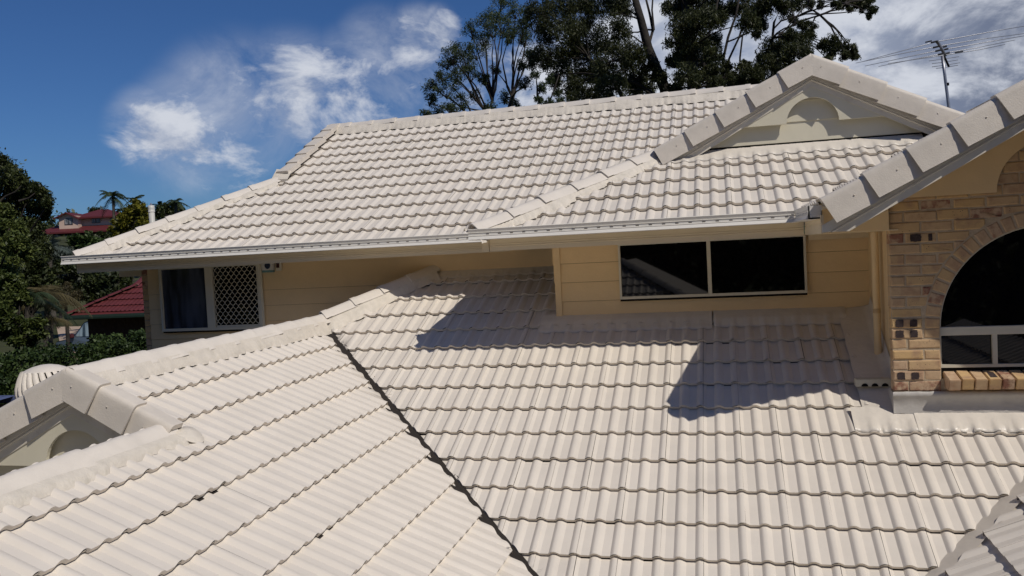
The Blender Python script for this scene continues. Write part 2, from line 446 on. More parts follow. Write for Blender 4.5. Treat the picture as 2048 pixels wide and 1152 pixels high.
# lower walls under the roofs
box('wall', (-5.9, -1.6, 1.2, 9.7, -5.3, -2.45), 'dark_brick', house)
box('wall', (-7.5, 5.2, 10.05, 16.4, -5.3, -.06), 'dark_brick', house)
box('wall', (1.6, 6.5, 1.2, 7.3, -5.3, -2.4), 'dark_brick', house)
box('wall', (-1.6, 1.6, 4.6, 8.9, -5.3, -3.0), 'dark_brick', house)

# ---- roofs: dark sarking under every tiled plane
def planeP(rf, x, y): return (x, y, rf.z(x, y))
MV, LV = 4.405, 4.27                        # cut lines of the left valley  (x + y)
RV, RVR = -4.635, -4.49                      # cut lines of the right valley (x - y)
roofM = underlay('roof', [planeP(RM, *q) for q in ((-.15, 4.55), (.35, 4.98), (2.72, 7.35), (2.72, 7.36), (1.36, 7.36), (1.36, 8.82), (-1.72, 8.82), (-1.72, 9.84), (-3.40, 9.84), (-4.46, 8.78), (-4.40, 8.73))], house)
roofL = underlay('roof', [planeP(RL, *q) for q in ((-.75, 5.10), (-4.41, 8.76), (-4.44, 8.70), (-4.44, 4.96), (-3.66, 4.96), (-3.66, 1.6), (-.75, 1.6))][::-1], house)
roofR = underlay('roof', [planeP(RR, *q) for q in ((.40, 4.95), (.40, 2.5), (3.2, 2.5), (3.2, 7.3), (2.75, 7.3))], house)
roofC = underlay('roof', [planeP(RC, *q) for q in ((-2.30, 8.02), (.80, 8.02), (2.05, 9.25), (2.05, 9.56), (-.75, 9.56))], house)
roofB = underlay('roof', [planeP(RB, *q) for q in ((-7.92, 9.24), (-2.37, 9.24), (1.3, 12.9), (-6.22, 12.95), (-6.22, 11.05))], house)
ALWAYS_JOINED.add(roofB.name)
lay(RM, roofM, range(-1, 14), range(-11, 14), [(-1, -1, -MV, 1), (1, -1, RV, 1), (-1, 1, 13.10, 0), (0, 1, 9.79, 0)],
    keep=lambda p: (p.y < 7.36 or p.x < 1.20) and (p.y < 8.83 or p.x < -1.62))
lay(RL, roofL, range(0, 3), range(-3, 13), [(1, 1, LV, 1), (-1, 0, 4.40, 0), (0, -1, -4.935, 0)], down=True)
lay(RL, roofL, range(3, 13), range(-13, 13), [(1, 1, LV, 1)], down=True)
lay(RR, roofR, range(-2, 5), range(-4, 14), [(-1, 1, -RVR, 1)])
lay(RC, roofC, range(0, 5), range(-4, 13), [(-1, 1, 10.33, 0), (1, -1, -7.19, 1), (0, 1, 9.46, 0)])
for rows_, cut_ in ((range(0, 6), (-1, 1, 17.20, 0)), (range(6, 12), (-1, 0, 6.10, 1))):
  lay(RB, roofB, rows_, range(-16, 17), [cut_], keep=lambda p: p.y - p.x > 11.75 and p.y - p.x < 19.4)

# plain far slopes that close the roofs on the sides turned away
zr = 2.17
part('roof', [(-6.2, 12.94, zr), (2.0, 12.94, zr), (2.0, 16.8, .2), (-8.0, 16.8, .2), (-6.2, 14.9, 1.14), (-8.02, 9.1, .17), (-6.2, 11.0, 1.14)], [(0, 1, 2, 3, 4), (5, 3, 4, 6)], 'tile_paint')
part('roof', [(-2.37, 7.95, .18), (-.73, 9.57, .98), (-.73, 10.9, .98), (-2.37, 9.2, .18)], [(0, 1, 2, 3)], 'tile_paint')
part('roof', [(-4.44, 8.72, -.72), (-3.42, 9.82, -.20), (-5.9, 9.82, -1.5), (-5.9, 4.9, -1.5), (-4.44, 4.9, -.72)], [(0, 1, 2, 3, 4)], 'tile_paint')
part('roof', [(-3.72, 4.86, -1.1), (-3.72, 1.6, -1.1), (-5.9, 1.6, -2.2), (-5.9, 4.86, -2.2)], [(0, 1, 2, 3)], 'tile_paint')

# ---- valley gutters
def strip_between(name, rfa, pa, qa, rfb, pb, qb, drop, material, parent):
    v = [Vector((*pa, rfa.z(*pa) - drop)), Vector((*qa, rfa.z(*qa) - drop)), Vector((*qb, rfb.z(*qb) - drop)), Vector((*pb, rfb.z(*pb) - drop))]
    return mesh_obj(name, v, [(0, 1, 2, 3)], material, parent)
strip_between('valley_gutter', RM, (-4.36, 8.80), (-.3, 4.74), RL, (-4.46, 8.68), (-.4, 4.62), .052, 'under_dark', roofM)
strip_between('valley_gutter', RM, (.35, 5.035), (2.72, 7.405), RR, (.52, 4.96), (2.82, 7.26), .038, 'valley_cream', roofR)

# ---- ridge, hip and gable-edge caps
def cap_vf(o, d, up, length, wid=.118, dropn=.055, nose=.016):
    side = d.cross(up).normalized(); upn = side.cross(d).normalized()
    prof = [(-1, -1), (-.93, -.86), (-.50, -.30), (-.30, -.08), (-.10, 0), (.10, 0), (.30, -.08), (.50, -.30), (.93, -.86), (1, -1)]
    v, f = [], []; n = len(prof)
    for t, ex, hh in ((0, .0, .004), (length * .80, .003, nose * .62), (length * .84, .008, nose * .95), (length, .009, nose)):
        for p, q in prof: v.append(o + d * t + side * p * (wid + ex) + upn * (q * dropn + hh))
    for p, q in prof: v.append(o + d * length + side * p * (wid - .008) + upn * (q * dropn - .014 + nose))
    for r in range(4):
        for i in range(n - 1): f.append((r * n + i, r * n + i + 1, (r + 1) * n + i + 1, (r + 1) * n + i))
    return v, f
def cap_row(name, p0, p1, parent, step=.385, wid=.118, dropn=.055, nose=.017, flip=False):
    p0, p1 = Vector(p0), Vector(p1); d = (p1 - p0); L = d.length; d.normalize(); n = max(1, round(L / step)); st = L / n
    up = Vector((0, 0, 1))
    for i in range(n):
        o = p0 + d * (st * i) - d * .03 + Vector((random.gauss(0, .003), random.gauss(0, .003), random.gauss(0, .0025)))
        dd = (d + Vector((random.gauss(0, .004), random.gauss(0, .004), random.gauss(0, .003)))).normalized()
        v, f = cap_vf(o, dd, up, st + .03, wid, dropn, nose)
        ob = mesh_obj(name, v, f if not flip else f, 'cap_paint', parent, True)
        m = ob.modifiers.new('edge', 'EDGE_SPLIT'); m.split_angle = R(38)
def mortar(p0, p1, rf, sgn, parent, inner=.105, outer=.165, top=-.058, low=-.018, ampl=.020):
    """bedding under a row of caps: runs from the caps' edge out over the pans, its lower edge uneven"""
    p0, p1 = Vector(p0), Vector(p1); d = (p1 - p0).normalized(); L = (p1 - p0).length
    side = Vector((d.y, -d.x, 0)).normalized() * sgn
    n = int(L / .022); v, f = [], []; ph = random.random() * 9
    for i in range(n + 1):
        q = p0 + d * (L * i / n)
        w = outer + ampl * (math.sin(i * .31 + ph) * .5 + math.sin(i * .13 + ph * 2) * .7 + random.uniform(-.5, .5))
        a = q + side * inner; a.z = q.z + top
        b1 = q + side * (inner + (w - inner) * .75); b1.z = rf.z(b1.x, b1.y) + .004 + random.uniform(-.002, .002)
        b2 = q + side * w; b2.z = rf.z(b2.x, b2.y) + low + random.uniform(-.004, .003)
        b3 = q + side * (w + .006); b3.z = rf.z(b3.x, b3.y) - .034
        v += [a, b1, b2, b3]
    for i in range(n):
        for k in range(3): f.append((i * 4 + k, i * 4 + k + 1, i * 4 + k + 5, i * 4 + k + 4))
    return mesh_obj('mortar_bed', v, f, 'mortar_paint', parent, True)
# left wing ridges (run along the line of sight) and the hip up to the wall
LR1a, LR1b = (-4.42, 4.93, -.652), (-4.42, 8.80, -.622)
cap_row('ridge_cap', LR1a, LR1b, roofL, .405, dropn=.092, nose=.013); mortar(LR1a, (-4.42, 8.62, -.62), RL, 1, roofL, outer=.165, ampl=.013)
LR2a, LR2b = (-3.70, 1.7, -1.048), (-3.70, 4.94, -1.048)
cap_row('ridge_cap', LR2a, LR2b, roofL, .405, dropn=.092, nose=.013); mortar(LR2a, LR2b, RL, 1, roofL, outer=.17, ampl=.016)
LHa, LHb = (-3.44, 9.80, -.125), (-4.44, 8.76, -.60)
cap_row('hip_cap', LHa, LHb, roofM, .40, dropn=.078, nose=.020); mortar(LHa, LHb, RM, -1, roofM, outer=.17)
# the pad of mortar where the lower gable meets the ridge
def pad(c, r, h, parent, material='mortar_paint'):
    v, f = [Vector(c) + Vector((0, 0, h))], []; n = 18
    for j, (q, hh) in enumerate(((.45, .9), (.8, .55), (1, 0))):
        for k in range(n):
            a = 2 * math.pi * k / n; rr = r * q * (1 + .12 * math.sin(3 * a + j) + random.uniform(-.05, .05))
            x, y = c[0] + rr * math.cos(a) * .8, c[1] + rr * math.sin(a)
            v.append((x, y, RL.z(x, y) + h * hh * .5 - (.012 if j == 2 else 0)))
    f += [(0, 1 + k, 1 + (k + 1) % n) for k in range(n)]
    for j in range(2):
        for k in range(n): f.append((1 + j * n + k, 1 + (j + 1) * n + k, 1 + (j + 1) * n + (k + 1) % n, 1 + j * n + (k + 1) % n))
    return mesh_obj('mortar_bed', v, f, material, parent, True)
pad((-3.555, 4.99, RL.z(-3.555, 4.99)), .11, .03, roofL)
# back roof: ridge along the top, hip down to the corner
BRa, BRb = (-6.18, 12.93, 2.225), (1.3, 12.93, 2.235)
cap_row('ridge_cap', BRa, BRb, roofB, .395, dropn=.088); mortar(BRa, BRb, RB, 1, roofB, outer=.19)
BHa, BHb = (-6.20, 11.06, 1.225), (-8.02, 9.13, .262)
cap_row('hip_cap', BHa, BHb, roofB, .40, dropn=.078, nose=.020); mortar(BHa, BHb, RB, -1, roofB, outer=.165, ampl=.03)
# middle roof: hip on its left
CHa, CHb = (-.66, 9.57, 1.045), (-2.36, 7.93, .262)
cap_row('hip_cap', CHa, CHb, roofC, .392, dropn=.080, nose=.022, wid=.126)
mortar(CHa, CHb, RC, -1, roofC, outer=.175, ampl=.035); mortar(CHa, CHb, RC, 1, roofC, outer=.14)

# ---- edge tiles on the gables, boards and panels
def edge_tile_vf(p, d, n, o, length, face=.212, leg=.13, nose=(.018, .020), head=(.000, 0.0), flare=.040, lap=.045):
    prof = [(0, -face), (0, -face * .5)] + [(0, -.042), (-.003, -.026), (-.012, -.010), (-.026, -.002), (-.042, 0)] + [(-leg, 0), (-leg, -.07)]
    v, f = [], []; k = len(prof)
    for t, (do, dn), fl in ((0, nose, flare), (length + lap, head, .004)):
        for a, b in prof: v.append(p + d * t + o * (a + do + fl * min(1, max(0, -b - .03) / face) * (a > -.05)) + n * (b + dn))
    for i in range(k - 1): f.append((i, i + 1, k + i + 1, k + i))
    e = len(v)                                                    # the thickness that shows at the nose
    for i, (a, b) in enumerate(prof):
        q = v[i].copy(); v.append(q); v.append(q - (o * .017 if b < -.015 and a > -.05 else n * .036 if a < -.02 else (o + n) * .012))
    for i in range(k - 1): f.append((e + 2 * i, e + 2 * i + 1, e + 2 * i + 3, e + 2 * i + 2))
    e = len(v)
    v += [v[0].copy(), v[0] - o * .017, v[k] - o * .017, v[k].copy()]; f.append((e, e + 1, e + 2, e + 3))
    return v, f
def edge_row(p0, p1, o, parent, count, face=.212, leg=.13, flare=.040):
    """edge tiles from the foot p0 to the top p1 of a gable edge, each lapping the one below"""
    p0, p1 = Vector(p0), Vector(p1); d = (p1 - p0); L = d.length; d.normalize(); st = L / count
    n = (Vector((0, 0, 1)) - d * d.z).normalized()
    for i in range(count):
        v, f = edge_tile_vf(p0 + d * (st * i) + o * random.gauss(0, .002) + n * random.gauss(0, .0015), d, n, o, st, face, leg, flare=flare, lap=.045 if i < count - 1 else .004)
        ob = mesh_obj('edge_tile', v, f, 'barge_paint', parent, True)
        mm = ob.modifiers.new('edge', 'EDGE_SPLIT'); mm.split_angle = R(35)
        # a screw head on each
        q = p0 + d * (st * (i + .62)) + o * .019 - n * .085; a, b = d, n; k = 6
        vv = [q + (a * math.cos(t) + b * math.sin(t)) * .007 for t in [2 * math.pi * j / k for j in range(k)]] + [q + o * .004]
        mesh_obj('screw_head', vv, [((j + 1) % k, j, k) for j in range(k)], 'barge_paint', parent)
def slope_board(p0, p1, o, parent, prof, material='barge_board_paint', end_cut=True):
    """a moulded board under the edge tiles, both ends cut plumb"""
    p0, p1 = Vector(p0), Vector(p1); d = (p1 - p0).normalized(); n = (Vector((0, 0, 1)) - d * d.z).normalized()
    v, k = [], len(prof)
    h = Vector((d.x, d.y, 0)).normalized(); ch = d.dot(h)
    for p in (p0, p1):
        for a, b in prof:
            q = p + n * b; back = -(q - p).dot(h) / ch
            v.append(q + d * back + o * a)
    f = [(i, (i + 1) % k, k + (i + 1) % k, k + i) for i in range(k)] + [tuple(range(k)), tuple(range(2 * k - 1, k - 1, -1))]
    ob = mesh_obj('barge_board', v, f, material, parent)
    bm = bmesh.new(); bm.from_mesh(ob.data); bmesh.ops.recalc_face_normals(bm, faces=bm.faces); bm.to_mesh(ob.data); bm.free(); return ob
BOARD = [(-.056, -.16), (-.030, -.16), (-.030, -.222), (-.042, -.224), (-.042, -.231), (-.034, -.233), (-.034, -.240), (-.050, -.244), (-.050, -.296), (-.056, -.296)]
def arch_panel(parent, ax, zc, rad, left, right, slope, apex, zb, y0, y1, material):
    """triangular panel under the gable with a half-round opening in its lower edge"""
    n = 24
    inner = [(ax + rad * math.cos(math.pi * i / n), zc + rad * math.sin(math.pi * i / n)) for i in range(n + 1)]
    inner[0] = (inner[0][0], zb); inner[-1] = (inner[-1][0], zb)
    def outer(i):
        a = math.pi * i / n; dx, dz = math.cos(a), math.sin(a)
        if i == 0: return (right, zb)
        if i == n: return (left, zb)
        t = (apex - zc) / (dz + slope * abs(dx)); x, z = ax + dx * t, zc + dz * t
        if x > right: x = right
        if x < left: x = left
        return (x, apex - slope * abs(x - ax))
    out = [outer(i) for i in range(n + 1)]
    v = []; 
    for y in (y0, y1):
        v += [(x, y, z) for x, z in inner] + [(x, y, z) for x, z in out]
    m = n + 1; f = []
    for i in range(n):
        f.append((i, m + i, m + i + 1, i + 1)); f.append((2 * m + i, 2 * m + i + 1, 3 * m + i + 1, 3 * m + i)); f.append((i, i + 1, 2 * m + i + 1, 2 * m + i))
    f += [(0, 2 * m, 3 * m, m), (n, n + m, n + 3 * m, n + 2 * m)]
    ob = mesh_obj('arch_panel', v, f, material, parent)
    bm = bmesh.new(); bm.from_mesh(ob.data); bmesh.ops.remove_doubles(bm, verts=bm.verts, dist=1e-5); bmesh.ops.recalc_face_normals(bm, faces=bm.faces); bm.to_mesh(ob.data); bm.free(); return ob

FRONT = Vector((0, -1, 0))
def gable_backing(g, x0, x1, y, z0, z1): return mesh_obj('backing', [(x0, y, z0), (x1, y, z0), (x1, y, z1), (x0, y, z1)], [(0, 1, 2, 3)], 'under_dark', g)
def gable(ax, yf, apex, slope, left, right, nl, nr, base, panel_off, rad, roof_back):
    g = mesh_obj('gable', *box_vf(ax - .05, ax + .05, yf + .30, yf + .34, apex - .45, apex - .35), 'gable_paint', house)
    A = Vector((ax, yf, apex))
    pl = Vector((left, yf, apex - slope * (ax - left))); pr = Vector((right, yf, apex - slope * (right - ax)))
    edge_row(pl, A, FRONT, g, nl); edge_row(pr, A, FRONT, g, nr)
    for p in (pl, pr): slope_board(p, A, FRONT, g, BOARD)
    # boards of the wall behind, each lapping the next
    z = base; yb = yf + panel_off + .072; i = 0
    while z < apex - .42:
        z1 = min(z + .212, apex - .38); hw = (apex - .22 - z1) / slope + .10; hw0 = (apex - .22 - z) / slope + .10
        a0, a1 = max(left + .1, ax - hw0), min(right - .1, ax + hw0); b0, b1 = max(left + .1, ax - hw), min(right - .1, ax + hw)
        v = [(a0, yb, z), (a1, yb, z), (b1, yb + .012, z1 + .01), (b0, yb + .012, z1 + .01), (a0, yb + .04, z), (a1, yb + .04, z)]
        mesh_obj('weatherboard', v, [(0, 1, 2, 3), (0, 4, 5, 1)], 'gable_paint', g); z = z1
    if nr > 3 or True:
        arch_panel(g, ax, apex - .71, rad, max(left + .45, ax - 1.45), min(right - .45, ax + 1.45) if right - ax > 1.2 else right - .05, slope, apex - .22, apex - .705, yf + panel_off, yf + panel_off + .028, 'gable_paint')
    # the small roof behind the face
    v = [A + Vector((0, .03, -.012)), pl + Vector((0, .03, -.012)), Vector((left, roof_back, pl.z - .012)), Vector((ax, roof_back, apex - .012)), pr + Vector((0, .03, -.012)), Vector((right, roof_back, pr.z - .012))]
    mesh_obj('roof', v, [(0, 3, 2, 1), (0, 4, 5, 3)] if nr > 3 else [(0, 3, 2, 1)], 'tile_paint', g)
    return g
gC = gable(.985, 9.385, 1.895, .535, -.665, 2.80, 5, 5, 1.005, .058, .262, 12.3)
gable_backing(gC, -.55, 2.55, 9.585, .85, 1.09)
gL = gable(-4.425, 4.870, -.645, .513, -6.1, -3.60, 5, 3, -1.62, .058, .262, 5.4)

# right-hand gable over the brick bay
gR = mesh_obj('gable', *box_vf(2.3, 2.6, 7.37, 7.40, .80, .90), 'wall_paint', house)
AX, GY = 2.48, 6.565
pl = Vector((.728, GY, .252)); A = Vector((AX, GY, .252 + .551 * (AX - .728))); pr = Vector((2 * AX - .728, GY, .252))
edge_row(pl, A, FRONT, gR, 6); edge_row(pr, A, FRONT, gR, 6)
for p in (pl, pr):
    ob = slope_board(p, A, FRONT, gR, BOARD); bm = bmesh.new(); bm.from_mesh(ob.data)
    bmesh.ops.bisect_plane(bm, geom=bm.verts[:] + bm.edges[:] + bm.faces[:], plane_co=(0, 0, .018), plane_no=(0, 0, -1), clear_outer=True); bmesh.ops.holes_fill(bm, edges=bm.edges[:]); bm.to_mesh(ob.data); bm.free()
sl = .551
arch_panel(gR, AX, .262, .382, 1.30, 3.66, sl, A.z - .20, .262, 7.316, 7.340, 'wall_paint')
mesh_obj('panel', [(.79, 7.312, .018), (1.312, 7.312, .014), (1.312, 7.312, .47), (.79, 7.312, .19), (.79, 7.34, .018), (1.312, 7.34, .014)], [(0, 1, 2, 3), (0, 4, 5, 1)], 'wall_paint', gR)
roofG = underlay('roof', [planeP(RG, *q) for q in ((.80, 7.95), (.80, 6.74), (AX, 6.74), (AX, 9.6))], house, 'fascia_paint'); ALWAYS_JOINED.add(roofG.name)
lay(RG, roofG, range(0, 6), range(-5, 6), [(-1, 1, 7.19, 1), (0, -1, -6.70, 0), (1, 0, AX, 0)])
mesh_obj('roof', [(AX, 6.66, 1.18), (AX, 9.6, 1.18), (4.3, 9.6, .18), (4.3, 6.66, .18)], [(0, 1, 2, 3)], 'tile_paint', house)
# soffit and fascia of its left eave, the trim boards in the corner
box('soffit', (.745, 1.385, 7.34, 8.78, .006, .016), 'fascia_paint', house)
prism('fascia', [(0, .01), (0, .075), (.004, .080), (.004, .088), (0, .093), (0, .150), (.02, .150), (.02, .01)], (.728, 6.665, 0), (1, 0, 0), (0, 0, 1), (0, 1, 0), 1.24, 'fascia_paint', house)
box('trim_board', (.835, 1.388, 8.740, 8.775, -.045, .010), 'fascia_paint', house)

# the left edge of the back roof: edge tiles seen from behind
edge_row((-6.185, 11.10, 1.30), (-6.185, 12.90, 2.235), Vector((-1, 0, 0)), roofB, 6, leg=.20, flare=.02)
mesh_obj('mortar_bed', [(-6.23, 11.02, 1.20), (-5.97, 11.02, 1.19), (-5.97, 11.16, 1.315), (-6.21, 11.16, 1.36), (-6.23, 11.06, 1.05), (-5.97, 11.06, 1.05)], [(0, 1, 2, 3), (0, 4, 5, 1)], 'mortar_paint', roofB)

# ---- gutters, fascias, soffits
GUT = [(0, 0), (.116, .000), (.118, .004), (.101, .036), (.106, .039), (.099, .042), (.097, .066), (.104, .069), (.099, .072), (.108, .099), (.112, .102), (.108, .106), (.088, .106), (.088, .012), (.006, .012), (.006, .06), (0, .06)]
def gutter(p0, d, length, out, parent=house, slot0=.06, slots=True, pitch=.119):
    p0, d, out = Vector(p0), Vector(d), Vector(out)
    g = prism('gutter', GUT, p0, out, (0, 0, 1), d, length, 'gutter_white', parent)
    if slots:
        V = []; n = int((length - slot0) / pitch) + 1
        for i in range(n):
            c = p0 + d * (slot0 + pitch * i) + out * .0995 + Vector((0, 0, .052)); a = d * .015; b = Vector((0, 0, .0045))
            V.append(([c - a - b, c + a - b, c + a + b, c - a + b], [(0, 1, 2, 3)]))
        if V: mesh_obj('gutter_slot', *joinvf(V), 'slot_dark', g, kind='stuff')
    # far end stop
    v = [p0 + out * a + Vector((0, 0, b)) for a, b in ((0, 0), (.1, 0), (.1, .1), (0, .1))]
    mesh_obj('end_stop', v, [(0, 1, 2, 3)], 'gutter_white', g)
    return g
gutter((-8.115, 9.125, .115), (1, 0, 0), 5.745, (0, -1, 0), slot0=.03)
gutter((-2.355, 7.915, .122), (1, 0, 0), 3.03, (0, -1, 0), slot0=.19)
gutter((.742, 6.70, .122), (0, 1, 0), 1.10, (-1, 0, 0), slot0=.10)
gutter((-8.02, 9.13, .115), (0, 1, 0), 7.6, (-1, 0, 0), slots=False)
gutter((-2.26, 7.92, .122), (0, 1, 0), 1.2, (-1, 0, 0), slots=False)
FAS = [(0, 0), (0, .040), (.004, .043), (.004, .047), (0, .050), (0, .062), (.004, .065), (.004, .069), (0, .072), (0, .155), (-.02, .155), (-.02, 0)]
def fascia(p0, d, length, out, hgt=1.0):
    return prism('fascia', [(a, b * hgt) for a, b in FAS], p0, out, (0, 0, 1), d, length, 'fascia_paint', house)
fascia((-7.98, 9.127, -.002), (1, 0, 0), 5.70, (0, -1, 0)); fascia((-2.18, 7.917, .006), (1, 0, 0), 2.90, (0, -1, 0))
box('fascia', (-2.245, -2.183, 7.905, 7.935, .004, .15), 'fascia_paint', house)
box('fascia', (-2.26, -2.24, 7.94, 9.1, .004, .15), 'fascia_paint', house)
box('soffit', (-7.97, -2.3, 9.15, 9.82, .018, .028), 'fascia_paint', house)
box('soffit', (-2.24, .70, 7.94, 8.80, .020, .030), 'fascia_paint', house)
box('soffit', (-7.97, -7.52, 9.83, 16.0, .018, .028), 'fascia_paint', house)
box('trim_board', (-7.95, -7.50, 9.86, 9.90, -.085, -.005), 'fascia_paint', house)

# ---- weatherboard walls
def boards(name, x0, x1, y, z0, z1, hgt, parent, first=None, material='wall_paint', xvar=.006):
    w = mesh_obj(name, *box_vf(x0 + .03, x1, y + .026, y + .06, z0, z1), 'joint_brown', parent)
    z = z1; i = 0
    while z > z0 + .01:
        h = first if (i == 0 and first) else hgt; zl = max(z0, z - h); zt = z - (.0035 if i else 0)
        xa = x0 + i * xvar
        v = [(xa, y + .010, zt), (x1, y + .010, zt), (x1, y, zl), (xa, y, zl), (xa, y + .024, zl), (x1, y + .024, zl), (xa, y + .024, zt), (x1, y + .024, zt)]
        mesh_obj('weatherboard', v, [(0, 3, 2, 1), (3, 4, 5, 2), (0, 6, 4, 3), (0, 1, 7, 6)], material, w); z = zl; i += 1
    return w
wallC = boards('wall', -1.735, 1.385, 8.785, -.78, .02, .2, house, .185)
wallB = boards('wall', -7.45, -1.70, 9.775, -2.2, .02, .2, house, .36, xvar=0)
box('corner_trim', (-1.72, -1.655, 8.775, 8.789, -.75, .018), 'wall_paint', wallC)
box('wall', (-1.71, -1.67, 8.83, 9.80, -.75, .02), 'wall_paint', house)
# return wall beside the bay
box('wall', (1.385, 1.43, 7.40, 8.83, -1.75, .30), 'wall_paint', house)
# brick end of the back wall
brk_end = box('brick_pier', (-7.55, -7.445, 9.80, 9.9, -2.4, .02), 'brick_mortar', house)
zz = -2.4
share = bpy.data.meshes.new('brick'); bm = bmesh.new(); bmesh.ops.create_cube(bm, size=1)
for vv in bm.verts: vv.co = Vector((vv.co.x * .094, vv.co.y * .10, vv.co.z * .076))
bmesh.ops.bevel(bm, geom=bm.edges[:], offset=.006, segments=1, affect='EDGES'); bm.to_mesh(share); bm.free(); share.materials.append(MATS['brick_yellow'])
while zz < -.02:
    o = bpy.data.objects.new('brick', share); C.objects.link(o); o.parent = brk_end; o.matrix_parent_inverse = wmat(brk_end).inverted()
    o.location = (-7.50, 9.838, zz + .043); zz += .086

# ---- flashings draped over the tiles
def draped(name, rf, a0, a1, t0, t1, parent, lift=.006, rows=6, soft=.8, material='flash_paint', wob=.004):
    """a soft sheet from slope distance t0 (its lower edge) up to t1, following the rolls"""
    v, f = [], []; n = int((a1 - a0) / .0125); 
    for j in range(rows + 1):
        u = j / rows
        for i in range(n + 1):
            a = a0 + (a1 - a0) * i / n
            amp = max(.06, 1 - 1.45 * u)
            h = rollh(a) * amp * soft + (.006 * u) + lift + random.gauss(0, .0006)
            tt = t0 + (t1 - t0) * u + (wob * math.sin(a * 21) + .6 * wob * math.sin(a * 57 + 1) if j == 0 else 0)
            row_drop = -DROP * ((tt / rf.g) % 1) * (1 - u)
            v.append(rf.P(a, tt, h + row_drop))
    m_ = n + 1
    for j in range(rows):
        for i in range(n): f.append((j * m_ + i, j * m_ + i + 1, (j + 1) * m_ + i + 1, (j + 1) * m_ + i))
    k = len(v)
    for i in range(n + 1): v.append(Vector(v[i]) - rf.n * .006)
    for i in range(n): f.append((k + i, k + i + 1, i + 1, i))
    return mesh_obj(name, v, f, material, parent, True)
gM, gc = RM.g, RC.g
draped('flashing', RM, -1.88 - RM.O.x, -.115 - RM.O.x, 8.70 * gM, 9.53 * gM, roofM)                 # under the middle wall
draped('flashing', RM, -.10 - RM.O.x, 1.15 - RM.O.x, 8.78 * gM, 9.53 * gM, roofM)
draped('flashing', RM, -3.62 - RM.O.x, -1.70 - RM.O.x, 12.36 * gM, 12.86 * gM, roofM)               # under the back wall
draped('flashing', RM, .985 - RM.O.x, 1.47 - RM.O.x, 4.015 * gM, 4.86 * gM, roofM)                  # round the foot of the bay
draped('flashing', RM, 1.455 - RM.O.x, 2.75 - RM.O.x, 4.01 * gM, 4.74 * gM, roofM, lift=.009)
draped('flashing', RC, -.62 - RC.O.x, .36 - RC.O.x, 4.42 * gc, 5.02 * gc, roofC)                    # under the middle gable
draped('flashing', RC, .35 - RC.O.x, 2.05 - RC.O.x, 4.50 * gc, 5.02 * gc, roofC, lift=.009)
# flat strip up the return wall
def side_sheet():
    v, f = [], []; n = 10
    for i in range(n + 1):
        t = (4.85 + (9.45 - 4.85) * i / n) * gM
        for a, h in ((1.085, -.012), (1.15, -.002), (1.30, .012), (1.368, .03), (1.380, .12)):
            v.append(RM.P(a - RM.O.x + random.gauss(0, .002), t, h + random.gauss(0, .0012)))
    for i in range(n):
        for k in range(4): f.append((i * 5 + k, i * 5 + k + 1, i * 5 + k + 6, i * 5 + k + 5))
    return mesh_obj('flashing', v, f, 'flash_paint', roofM, True)
side_sheet()
# upstand under the brickwork, with a folded top
def upstand():
    v, f = [], []; n = 60
    for i in range(n + 1):
        x = 1.306 + (2.80 - 1.306) * i / n
        for z, y in ((-1.475, 7.322), (-1.42, 7.330), (-1.342, 7.329), (-1.338, 7.322), (-1.306, 7.324), (-1.299, 7.336)):
            v.append((x, y + random.gauss(0, .0012), z + random.gauss(0, .0015)))
    for i in range(n):
        for k in range(5): f.append((i * 6 + k, (i + 1) * 6 + k, (i + 1) * 6 + k + 1, i * 6 + k + 1))
    k = len(v); v += [(1.306, 7.322, -1.475), (1.306, 7.322, -1.30), (1.306, 7.50, -1.30), (1.306, 7.50, -1.475)]; f.append((k, k + 1, k + 2, k + 3))
    return mesh_obj('flashing', v, f, 'lead_grey', house, True)
upstand()

# ---- windows
def rect_window(x0, x1, z0, z1, y, mull, parent=house, fw=.026, panes=('pane_black', 'pane_black'), sill=True, depth=.03):
    w = mesh_obj('window', *box_vf(x0 + .01, x1 - .01, y + .012, y + .03, z0 + .01, z1 - .01), 'hole_black', parent)
    box('window_frame', (x0, x1, y - depth, y + .01, z0, z0 + fw * 1.05), 'frame_cream', w); box('window_frame', (x0, x1, y - depth, y + .01, z1 - fw * .8, z1), 'frame_cream', w)
    for a, b in ((x0, x0 + fw * .8), (x1 - fw * .8, x1), (mull[0], mull[1])): box('window_frame', (a, b, y - depth - .001, y + .009, z0 + fw * 1.05, z1 - fw * .8), 'frame_cream', w)
    for (a, b), pm in zip(((x0 + fw * .8, mull[0]), (mull[1], x1 - fw * .8)), panes):
        mesh_obj('pane', [(a, y, z0 + fw), (b, y, z0 + fw), (b, y, z1 - fw * .8), (a, y, z1 - fw * .8)], [(0, 1, 2, 3)], pm, w)
    if sill: box('sill_gap', (x0, x1, y - .010, y + .01, z0 - .022, z0 - .0005), 'hole_black', w)
    return w
rect_window(-1.033, .807, -.560, .016, 8.765, (-.142, -.104))
wl = rect_window(-7.235, -5.742, -.835, .012, 9.752, (-6.545, -6.435), panes=('pane_curtain', 'pane_black'), fw=.034)
